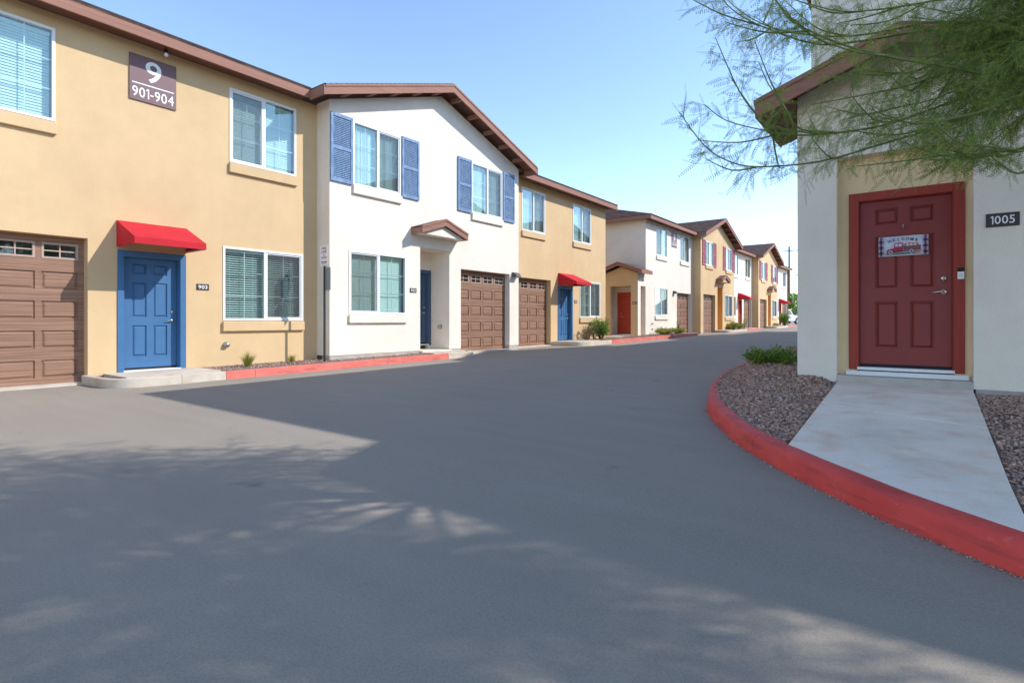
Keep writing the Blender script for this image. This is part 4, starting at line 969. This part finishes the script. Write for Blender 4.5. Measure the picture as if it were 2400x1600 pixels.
for p, lb in ((I1, 'tan gravel in the bed below the nearest white bay'), (I2, 'tan gravel in the bed between the two left buildings')):
    o = put('pebbles', pebbles('pebbles', p, 0.010, 0.022), (0, 0, 0)); o['kind'] = 'stuff'; tag(o, lb, 'gravel')

# ------------------------------------------------------------------ fire lane sign
fs = put('fire_lane_sign', None, (-10.98, 7.48, 0.18)); tag(fs, 'red and white fire lane no parking sign on a dark post', 'sign')
mb = MB(); mb.box(-0.022, 0.022, -0.012, 0.012, -0.1, 2.62); mb.box(-0.045, -0.0225, -0.004, 0.004, -0.1, 2.2); sub('post', mb.mesh('post', M['postgreen']), fs)
mb = MB(); mb.box(-0.152, 0.152, -0.018, -0.014, 2.18, 2.64); o = sub('sign_plate', mb.mesh('plate', M['signwhite']), fs)
def sgn(t, h, w, z):
    me = text_mesh(t, h, w, 'signred', 0.0, 0.015); q = sub('lettering', me, o, (0, -0.0205, z)); q.rotation_euler = (0, 0, -math.pi/2)
sgn('FIRE', 0.062, 0.18, 2.575); sgn('LANE', 0.062, 0.19, 2.50); sgn('NO', 0.030, 0.06, 2.425); sgn('PARKING', 0.040, 0.21, 2.365)
mb = MB(); mb.box(-0.115, 0.115, -0.0205, -0.0195, 2.255, 2.275); mb.box(-0.09, 0.09, -0.0205, -0.0195, 2.225, 2.24)
sub('fine_print', mb.mesh('print', M['signred']), o)
mb = MB(); mb.box(0.028, 0.20, 0.015, 0.019, 1.62, 2.14); sub('rear_sign_plate', mb.mesh('rear', M['alu']), fs)

# ------------------------------------------------------------------ plants
def leaf_mesh(pts, dirs, size, m, ratio=0.45, fold=0.0):
    """one quad leaf at each point, long axis along dirs"""
    n = len(pts); P = np.array(pts); D = np.array(dirs); D /= np.linalg.norm(D, axis=1, keepdims=True)+1e-9
    rnd = np.random.normal(size=(n, 3)); S = np.cross(D, rnd); S /= np.linalg.norm(S, axis=1, keepdims=True)+1e-9
    L = (np.array(size) if hasattr(size, '__len__') else np.full(n, size)).reshape(-1, 1)*np.random.uniform(0.7, 1.3, (n, 1)); w = L*ratio*0.5
    V = np.stack([P, P+D*L*0.5+S*w, P+D*L, P+D*L*0.5-S*w], 1).reshape(-1, 3)
    return np_mesh('leaves', V, (np.arange(n)[:, None]*4+np.arange(4)[None]), m)
def shrub(name, label, cat, base, w, d, h, nst, nleaf, lsize, m, sparse=0.0, group=None, twigm='twig', droop=0.0):
    root = put(name, None, base); tag(root, label, cat, group); mb = MB(); pts, dirs = [], []; rr = random.Random(len(label)*31+nleaf)
    for k in range(nst):
        a = rr.uniform(0, 6.28); q = rr.random()**0.5; tip = Vector((math.cos(a)*w*q, math.sin(a)*d*q, h*(rr.uniform(0.55, 1.0)-0.25*q*q)))
        b0 = Vector((tip.x*0.15, tip.y*0.15, 0)); mid = b0.lerp(tip, 0.5)+Vector((rr.gauss(0, 0.04)*w, rr.gauss(0, 0.04)*d, h*0.08))
        ch = [b0, mid, tip]; mb.tube([tuple(c) for c in ch], [0.006+0.004*h, 0.004+0.002*h, 0.002], 5, False)
        for j in range(max(1, nleaf//nst)):
            t = rr.uniform(0.25+sparse*0.2, 1.0); p = ch[0].lerp(ch[1], t*2) if t < 0.5 else ch[1].lerp(ch[2], t*2-1)
            o_ = Vector((rr.gauss(0, 1), rr.gauss(0, 1), rr.gauss(0.25, 0.8))); o_.normalize(); rad = rr.random()*0.13*(1-sparse)*max(w, h)
            p = p+o_*rad; p.z = max(p.z, 0.01); pts.append(tuple(p)); dirs.append(tuple(o_+Vector((0, 0, 0.35-droop))))
    sub('stems', mb.mesh('stems', M[twigm]), root); sub('foliage', leaf_mesh(pts, dirs, lsize, m), root, kind='stuff'); return root
def tuft(label, base, h, n, m='leaf_yellow', group=None):
    root = put('grass_tuft', None, base); tag(root, label, 'plant', group); V, Fc = [], []; rr = random.Random(n)
    for k in range(n):
        a = rr.uniform(0, 6.28); lean = rr.random()**0.7*0.75; L = h*rr.uniform(0.6, 1.1); d = Vector((math.cos(a)*lean, math.sin(a)*lean, 1)).normalized(); s = Vector((-math.sin(a), math.cos(a), 0))*0.005
        b = Vector((math.cos(a), math.sin(a), 0))*rr.random()*0.05; m1 = b+d*L*0.55; t = b+d*L+Vector((math.cos(a), math.sin(a), -0.6))*L*0.15*lean
        i = len(V); V += [b-s, b+s, m1+s*0.8, m1-s*0.8, t+s*0.1, t-s*0.1]; Fc += [(i, i+1, i+2, i+3), (i+3, i+2, i+4, i+5)]
    sub('blades', np_mesh('blades', np.array([v[:] for v in V]), np.array(Fc), m), root, kind='stuff'); return root
tuft('larger grass tuft in front of the tan wall near the red kerb', (-11.15, 5.78, 0.16), 0.33, 170, 'leaf_yellow', 'grass tufts'); tuft('smaller grass tuft by the tan wall under the post shadow', (-11.3, 6.85, 0.17), 0.22, 90, 'leaf_yellow', 'grass tufts')
shrub('leafy_shrub', 'low dark green shrub at the corner of the white building beside pebbles', 'shrub', (-1.84, 8.95, 0.37), 0.46, 0.45, 0.36, 60, 4200, 0.04, 'leaf_bright')
shrub('leafy_shrub', 'tall green bushy shrub at the end of the tan bay', 'shrub', (-11.15, 21.2, 0.30), 0.42, 0.42, 1.05, 34, 3200, 0.065, 'leaf_bright')
shrub('twiggy_shrub', 'sparse reddish twiggy shrub left of the green one under the window', 'shrub', (-11.15, 19.95, 0.29), 0.42, 0.4, 0.8, 22, 320, 0.06, 'leaf_dry', 0.7)
shrub('twiggy_shrub', 'thin olive shrub between the twiggy and the bushy one', 'shrub', (-11.1, 20.55, 0.29), 0.34, 0.3, 0.85, 20, 520, 0.055, 'leaf_dark', 0.6)
shrub('ground_cover_shrub', 'low yellow-green mounded shrub below the far white bay window', 'shrub', (-11.1, 28.3, 0.36), 0.45, 0.95, 0.40, 60, 3600, 0.06, 'leaf_yellow')
shrub('ground_cover_shrub', 'low yellow-green shrub nearest the far white bay garage', 'shrub', (-11.1, 30.2, 0.38), 0.4, 0.8, 0.36, 44, 2400, 0.06, 'leaf_yellow')
shrub('twiggy_shrub', 'thin upright twig plant before the far white bay', 'shrub', (-11.05, 30.0, 0.38), 0.22, 0.25, 0.9, 9, 110, 0.05, 'leaf_dark', 0.6)
shrub('ground_cover_shrub', 'bright yellow-green bush by the far orange alcove', 'shrub', (-10.95, 40.6, 0.48), 0.35, 1.0, 0.55, 50, 2600, 0.08, 'leaf_yellow')
shrub('ground_cover_shrub', 'yellow-green bush in front of the second far white bay', 'shrub', (-11.2, 43.2, 0.5), 0.35, 0.9, 0.45, 40, 2000, 0.08, 'leaf_yellow')
tuft('tall reedy plant beside the far orange door', (-11.1, 44.2, 0.52), 1.5, 60, 'leaf_bright')
shrub('ground_cover_shrub', 'low bush below the last tan bay window', 'shrub', (-10.95, 55.0, 0.62), 0.35, 1.0, 0.32, 26, 700, 0.07, 'leaf_yellow')
shrub('leafy_shrub', 'round green shrub at the end of the far row', 'shrub', (-10.95, 58.6, 0.66), 0.55, 0.6, 1.35, 36, 2800, 0.11, 'leaf_bright')

# ------------------------------------------------------------------ the palo verde tree at right
BR = [
[(0.58, 5.57, 2.7), (0.26, 5.33, 2.63), (-0.01, 5.12, 2.51), (-0.28, 4.92, 2.41), (-0.63, 4.59, 2.27), (-0.98, 4.27, 2.22), (-1.14, 4.08, 2.25), (-1.26, 3.93, 2.35), (-1.38, 3.78, 2.56)],
[(0.61, 5.84, 2.99), (0.23, 5.55, 2.84), (-0.2, 5.23, 2.65), (-0.48, 5.02, 2.58), (-0.8, 4.78, 2.55), (-1.0, 4.56, 2.57), (-1.22, 4.34, 2.63), (-1.35, 4.24, 2.75)],
[(0.57, 5.06, 2.77), (0.12, 4.72, 2.81), (-0.29, 4.41, 2.9), (-0.54, 4.22, 3.0), (-0.69, 4.11, 3.1), (-0.81, 4.02, 3.26), (-0.87, 3.97, 3.38)],
[(0.6, 6.21, 3.71), (-0.01, 5.75, 3.59), (-0.42, 5.44, 3.49), (-0.72, 5.21, 3.48), (-1.03, 4.98, 3.55), (-1.23, 4.83, 3.68), (-1.35, 4.74, 3.81)],
[(0.58, 5.94, 3.52), (-0.01, 5.5, 3.42), (-0.49, 5.13, 3.32), (-0.73, 4.96, 3.32), (-1.06, 4.71, 3.46), (-1.24, 4.57, 3.59), (-1.34, 4.5, 3.74)],
[(-0.45, 4.67, 2.47), (-0.72, 4.47, 2.49), (-0.81, 4.39, 2.63), (-0.91, 4.32, 2.81), (-0.97, 4.27, 2.98)],
[(-0.64, 4.65, 2.49), (-0.86, 4.48, 2.53), (-0.97, 4.4, 2.58), (-1.08, 4.32, 2.76), (-1.16, 4.25, 2.91)],
[(0.55, 4.92, 2.25), (0.35, 4.77, 2.19), (0.15, 4.62, 2.19), (-0.09, 4.44, 2.15), (-0.36, 4.23, 2.11)],
[(0.65, 4.62, 2.2), (0.47, 4.48, 1.99), (0.36, 4.4, 2.04), (0.25, 4.32, 2.16)],
[(0.56, 5.3, 3.05), (0.25, 5.07, 2.92), (-0.09, 4.81, 2.77), (-0.44, 4.55, 2.68), (-0.65, 4.39, 2.63)],
[(0.58, 5.57, 3.29), (0.26, 5.33, 3.12), (-0.1, 5.06, 2.95), (-0.37, 4.85, 2.96), (-0.57, 4.7, 2.9)],
[(0.55, 5.67, 3.66), (0.09, 5.32, 3.55), (-0.24, 5.07, 3.48), (-0.52, 4.86, 3.46), (-0.8, 4.66, 3.55)],
[(0.5, 4.75, 2.54), (0.34, 4.64, 2.46), (0.19, 4.52, 2.4), (0.03, 4.4, 2.39), (-0.16, 4.26, 2.31)],
[(0.68, 6.52, 3.34), (0.42, 6.32, 3.26), (0.1, 6.08, 3.05), (-0.27, 5.8, 2.94), (-0.59, 5.56, 2.85)]]
def rachis(nl, L, wl):                              # a feather leaf: thin stalk and nl pairs of leaflets, along +x in the xy plane
    V = [(0, -0.0006, 0), (L, -0.0003, 0), (L, 0.0003, 0), (0, 0.0006, 0)]; Fq = [(0, 1, 2, 3)]
    for k in range(nl):
        x = L*(0.12+0.86*k/nl); 
        for s in (-1, 1):
            i = len(V); l = wl*(1.0 if k < nl-2 else 0.7); V += [(x, s*0.0004, 0), (x+l*0.35-0.25*wl, s*l*0.5, 0.0008), (x+l*0.45, s*l, 0.0004), (x+l*0.35+0.25*wl, s*l*0.5, 0)]; Fq.append((i, i+1, i+2, i+3))
    return np.array(V), np.array(Fq)
def scatter(tmpl, P, D, scale):
    V0, F0 = tmpl; n = len(P); P = np.array(P); D = np.array(D); D /= np.linalg.norm(D, axis=1, keepdims=True)
    rn = np.random.normal(size=(n, 3)); Y = np.cross(D, rn); Y /= np.linalg.norm(Y, axis=1, keepdims=True); Zv = np.cross(D, Y); s = np.array(scale).reshape(-1, 1, 1)
    V = P[:, None]+(V0[None, :, 0:1]*D[:, None]+V0[None, :, 1:2]*Y[:, None]+V0[None, :, 2:3]*Zv[:, None])*s
    return V.reshape(-1, 3), (F0[None]+(np.arange(n)*len(V0))[:, None, None]).reshape(-1, 4)
tree = put('palo_verde_tree', None, (2.05, 5.25, 0.25)); tag(tree, 'feathery green tree with drooping branches overhanging the 1005 entry', 'tree')
wood_mb = MB(); tw_mb = MB(); LP, LD, LS = [], [], []; CP, CD, CS = [], [], []; rt = random.Random(11)
HUB = [Vector((2.05, 5.25, 1.9)), Vector((1.8, 5.35, 2.9)), Vector((2.2, 5.1, 3.6)), Vector((1.5, 5.6, 4.2))]
wood_mb.tube([(2.05, 5.25, 0.15), (2.08, 5.22, 1.0), HUB[0], HUB[1], (1.7, 5.45, 3.8), (1.6, 5.5, 5.0), (1.7, 5.2, 6.2)], [0.15, 0.12, 0.11, 0.085, 0.06, 0.04, 0.018], 10)
wood_mb.tube([HUB[0], (2.3, 5.0, 2.8), HUB[2], (2.5, 4.7, 4.8), (2.6, 4.5, 6.0)], [0.10, 0.08, 0.065, 0.04, 0.015], 9)
def foliate(chain, t0, dense, tlen, leafs=True, near=True):
    """twigs along a branch polyline, feather leaves along the twigs"""
    seg = [(Vector(a), Vector(b)) for a, b in zip(chain[:-1], chain[1:])]; tot = sum((b-a).length for a, b in seg); acc = 0.0
    for a, b in seg:
        L = (b-a).length; n = max(1, int(L*dense)); d = (b-a).normalized()
        for k in range(n):
            u = (k+rt.random())/n; s = (acc+u*L)/tot
            if s < t0: continue
            p = a.lerp(b, u); side = Vector((rt.gauss(0, 1), rt.gauss(0, 1), rt.gauss(-0.15, 0.7))); side -= d*side.dot(d); side.normalize()
            td = (d*rt.uniform(0.5, 1.0)+side*rt.uniform(0.6, 1.1)); td.normalize(); tl = tlen*rt.uniform(0.35, 1.1)*(1.05-0.42*s); bend = Vector((0, 0, -0.25))
            q = [p, p+td*tl*0.5+bend*tl*0.06, p+td*tl+bend*tl*0.3]
            if q[2].z < 2.03: continue
            tw_mb.tube([tuple(c) for c in q], [0.0022, 0.0015, 0.0008], 3, False)
            m = max(2, int(tl/0.026))
            for j in range(m):
                v = (j+0.5)/m; pp = q[0].lerp(q[1], 2*v) if v < 0.5 else q[1].lerp(q[2], 2*v-1)
                sd = Vector((rt.gauss(0, 1), rt.gauss(0, 1), rt.gauss(-0.35, 0.8))); ld = td*0.7+sd.normalized()*0.9+Vector((0, 0, -0.35))
                if pp.z+ld.normalized().z*0.1 < 1.99: continue
                LP.append(tuple(pp)); LD.append(tuple(ld)); LS.append(rt.uniform(0.6, 1.15))
        acc += L
def sm3(pts, n=4):
    P = [Vector(p) for p in pts]; out = []
    for i in range(len(P)-1):
        p0, p1, p2, p3 = P[max(i-1, 0)], P[i], P[i+1], P[min(i+2, len(P)-1)]
        for k in range(n):
            t = k/n; out.append(0.5*((2*p1)+(p2-p0)*t+(2*p0-5*p1+4*p2-p3)*t*t+(3*p1-p0-3*p2+p3)*t**3))
    return out+[P[-1]]
for k, b in enumerate(BR):
    h = min(HUB, key=lambda q: (q-Vector(b[0])).length); full = sm3(b if k in (5, 6) else [h]+b); n = len(full)
    wood_mb.tube([tuple(p) for p in full], [0.010*(1-i/n)**1.3*(0.4 if k in (5, 6) else 1)+0.0028 for i in range(n)], 6, False)
    foliate(full, 0.0 if k in (5, 6) else 0.18, 24, 0.30)
    for j in range(3 if k not in (5, 6) else 1):   # side branches
        i0 = rt.randint(int(n*0.3), int(n*0.75)); p = full[i0]; d = (full[i0+1]-full[i0]).normalized()
        dd = (d+Vector((rt.gauss(0, 0.45), rt.gauss(0, 0.45), rt.gauss(0.03, 0.2)))).normalized(); L = rt.uniform(0.35, 0.7)
        br = sm3([p, p+dd*L*0.5+Vector((0, 0, -0.05)), p+dd*L+Vector((0, 0, rt.uniform(-0.08, 0.15)))]); br = [Vector((c.x, c.y, max(c.z, 2.14+0.02*math.sin(9*c.x)))) for c in br]; wood_mb.tube([tuple(c) for c in br], [0.006*(1-i/len(br))+0.002 for i in range(len(br))], 5, False); foliate(br, 0.0, 24, 0.24)
for k in range(56):                                 # denser growth towards the trunk, right of the frame's foliage
    a = Vector((rt.uniform(0.9, 1.6), rt.uniform(4.9, 5.9), rt.uniform(2.6, 3.7))); e = Vector((rt.uniform(-0.15, 0.6), rt.uniform(4.5, 6.0), rt.uniform(2.32, 3.7)))
    br = sm3([a, a.lerp(e, 0.5)+Vector((0, 0, rt.uniform(0, 0.15))), e]); wood_mb.tube([tuple(c) for c in br], [0.007*(1-i/len(br))+0.002 for i in range(len(br))], 5, False); foliate(br, 0.15, 26, 0.30)
CEN = Vector((2.6, 4.75, 5.2))
for k in range(140):                                 # upper crown (mostly above the frame): coarser feathers
    d = Vector((rt.gauss(0, 1), rt.gauss(0, 1), rt.gauss(0.1, 0.9))).normalized(); e = CEN+Vector((d.x*3.1, d.y*2.2, d.z*2.3))*rt.uniform(0.75, 1.05)
    if e.z < 4.0: e.z = 4.0+rt.random()*0.6
    if e.y > 5.5 and e.z < 5.5: continue
    s = Vector((1.7, 5.4, rt.uniform(3.6, 5.6))) if rt.random() < 0.5 else Vector((2.5, 4.75, rt.uniform(3.6, 5.4)))
    br = sm3([s, s.lerp(e, 0.5)+Vector((0, 0, 0.25)), e]); wood_mb.tube([tuple(c) for c in br], [0.02*(1-i/len(br))+0.003 for i in range(len(br))], 5, False)
    for j in range(150):
        t = rt.uniform(0.3, 1.0)*(len(br)-1); i = min(int(t), len(br)-2); p = br[i].lerp(br[i+1], t-i); off = Vector((rt.gauss(0, 0.16), rt.gauss(0, 0.16), rt.gauss(-0.04, 0.14)))
        CP.append(tuple(p+off)); CD.append(tuple(off+d*0.15+Vector((0, 0, -0.05)))); CS.append(rt.uniform(0.7, 1.3))
for k in range(20):
    s = Vector((2.5, 4.8, rt.uniform(3.6, 4.6))); e = Vector((rt.gauss(3.75, 0.45), rt.gauss(5.65, 0.4), rt.gauss(4.75, 0.5)))
    br = sm3([s, s.lerp(e, 0.5)+Vector((0, 0, 0.2)), e]); wood_mb.tube([tuple(c) for c in br], [0.014*(1-i/len(br))+0.003 for i in range(len(br))], 5, False)
    for j in range(110):
        t = rt.uniform(0.35, 1.0)*(len(br)-1); i = min(int(t), len(br)-2); p = br[i].lerp(br[i+1], t-i); off = Vector((rt.gauss(0, 0.16), rt.gauss(0, 0.16), rt.gauss(-0.04, 0.14)))
        CP.append(tuple(p+off)); CD.append(tuple(off+Vector((0.05, 0.05, -0.05)))); CS.append(rt.uniform(0.7, 1.3))
def tree_part(name, me, kind=None):
    me.transform(Matrix.Translation(-WL[tree.name])); return sub(name, me, tree, kind=kind)
tree_part('trunk', wood_mb.mesh('trunk', M['bark'], True)); tree_part('twigs', tw_mb.mesh('twigs', M['bark'], recalc=False), 'stuff')
V, Fq = scatter(rachis(8, 0.135, 0.0135), LP, LD, LS); tree_part('foliage', np_mesh('foliage', V, Fq, 'leaf'), 'stuff')
V, Fq = scatter(rachis(6, 0.24, 0.030), CP, CD, CS); tree_part('crown', np_mesh('crown', V, Fq, 'leaf'), 'stuff')
print('LEAVES', len(LP), len(CP))

# ------------------------------------------------------------------ far end of the street
def pickup(x0, y, z):
    root = put('pickup_truck', None, (x0, y, z), None, R(68)); tag(root, 'white pickup truck parked beyond the end of the far row', 'truck')
    def prof(pts, y0, y1, m, name, par=root):
        mb = MB(); mb.prism([(a, y0, b) for a, b in pts], (0, y1-y0, 0)); o = sub(name, mb.mesh(name, M[m]), par); bevel(o, 0.04, 2); return o
    body = prof([(-2.9, 0.55), (-2.9, 1.12), (-0.75, 1.15), (-0.75, 1.12), (1.05, 1.14), (2.35, 1.06), (2.75, 0.95), (2.8, 0.55), (2.3, 0.42), (1.2, 0.42), (-1.4, 0.42), (-2.4, 0.42)], 0.0, 1.9, 'carwhite', 'body')
    prof([(-0.78, 1.13), (-0.70, 1.80), (-0.45, 1.88), (0.35, 1.88), (0.55, 1.82), (1.25, 1.12)], 0.10, 1.80, 'carwhite', 'cab')
    for a in ([(-0.60, 1.20), (-0.56, 1.74), (-0.08, 1.78), (-0.08, 1.20)], [(0.04, 1.20), (0.04, 1.78), (0.42, 1.76), (0.92, 1.20)]):
        for yy in (0.088, 1.802): mb = MB(); mb.prism([(p, yy, q) for p, q in a], (0, 0.01, 0)); sub('window', mb.mesh('window', M['carglass']), root)
    for yy in (-0.012, 1.902):
        for a in (-0.72, 0.98): mb = MB(); mb.box(a-0.006, a+0.006, yy, yy+0.01, 0.55, 1.12); sub('door_seam', mb.mesh('seam', M['dark']), root)
        mb = MB(); mb.box(-0.58, -0.36, yy-0.02, yy+0.01, 0.98, 1.03); sub('door_handle', mb.mesh('h', M['dark']), root)
    for wx in (-1.9, 1.85):
        for yy in (-0.02, 1.68):
            mb = MB(); mb.tube([(wx, yy, 0.38), (wx, yy+0.24, 0.38)], 0.38, 24); w = sub('wheel', mb.mesh('tyre', M['tyre']), root)
            mb = MB(); mb.tube([(wx, yy-0.012, 0.38), (wx, yy+0.252, 0.38)], 0.22, 20); sub('rim', mb.mesh('rim', M['alu']), w)
        for yy in (-0.006, 1.896):
            mb = MB(); mb.prism([(wx+0.47*math.cos(math.pi*k/12), yy, 0.40+0.47*math.sin(math.pi*k/12)) for k in range(13)], (0, 0.01, 0)); sub('wheel_arch', mb.mesh('arch', M['dark']), root)
M['carglass'] = mat('dark_car_glass', (0.03, 0.04, 0.045), 0.08)
pickup(-13.85, 76.6, g(80)+0.01)
pole = put('utility_pole', None, (-17.3, 96.0, g(80))); tag(pole, 'tall dark wooden utility pole with crossarms beyond the row', 'pole')
mb = MB(); mb.tube([(0, 0, 0), (0, 0, 12.2)], [0.17, 0.12], 10); sub('mast', mb.mesh('mast', M['pole']), pole)
for z, w in ((11.5, 2.4), (7.6, 2.6)): mb = MB(); mb.box(-0.4 if z < 9 else -w/2, w if z < 9 else w/2, -0.06, 0.06, z-0.06, z+0.06); sub('crossarm', mb.mesh('arm', M['pole']), pole)
def far_tree(label, base, w, h, n, m):
    root = put('desert_tree', None, base); tag(root, label, 'tree'); rr = random.Random(n); mb = MB(); mb.tube([(0, 0, 0), (0.1, 0, h*0.3), (-0.1, 0.1, h*0.7)], [0.2, 0.15, 0.05], 8)
    pts, dirs = [], []
    cl = [(Vector((rr.gauss(0, 0.4)*w, rr.gauss(0, 0.4)*w, h*rr.uniform(0.25, 0.95))), rr.uniform(0.15, 0.32)*w) for _ in range(22)]
    for c, r in cl:
        mb.tube([(0, 0, h*0.25), tuple(c)], [0.08, 0.02], 5, False)
        for k in range(n//22):
            d = Vector((rr.gauss(0, 1), rr.gauss(0, 1), rr.gauss(0, 0.8))); d.normalize(); pts.append(tuple(c+d*r*rr.random()**0.5)); dirs.append(tuple(d+Vector((0, 0, 0.2))))
    sub('trunk', mb.mesh('trunk', M['twig']), root); sub('crown', leaf_mesh(pts, dirs, 0.35, m, 0.5), root, kind='stuff')
far_tree('rounded green tree behind the white pickup truck', (-17.2, 92, g(80)), 3.2, 4.6, 2600, 'leaf_bright'); far_tree('olive green tree farther right behind the pickup', (-13.0, 97, g(80)), 3.6, 5.2, 2600, 'leaf_dark')
far_tree('pale bushy tree left of the utility pole, partly hidden', (-22.5, 100, g(80)), 3.6, 4.5, 2400, 'leaf_yellow')
# mountains
mb = MB(); n = 60; rr = random.Random(5)
for k in range(n+1):
    a = R(-60)+R(110)*k/n; d = 5200; h = 260+150*math.sin(k*0.35+1.1)+90*math.sin(k*0.9)+rr.uniform(-25, 25); x, y = math.sin(a)*d, math.cos(a)*d
    mb.v += [(x*0.8, y*0.8, -5), (x*0.92, y*0.92, h*0.45), (x, y, h)]
for k in range(n):
    for j in (0, 1): a = k*3+j; mb.f.append((a, a+3, a+4, a+1))
o = put('hills', mb.mesh('hills', M['rock'], True), (0, 0, 0)); o['kind'] = 'structure'
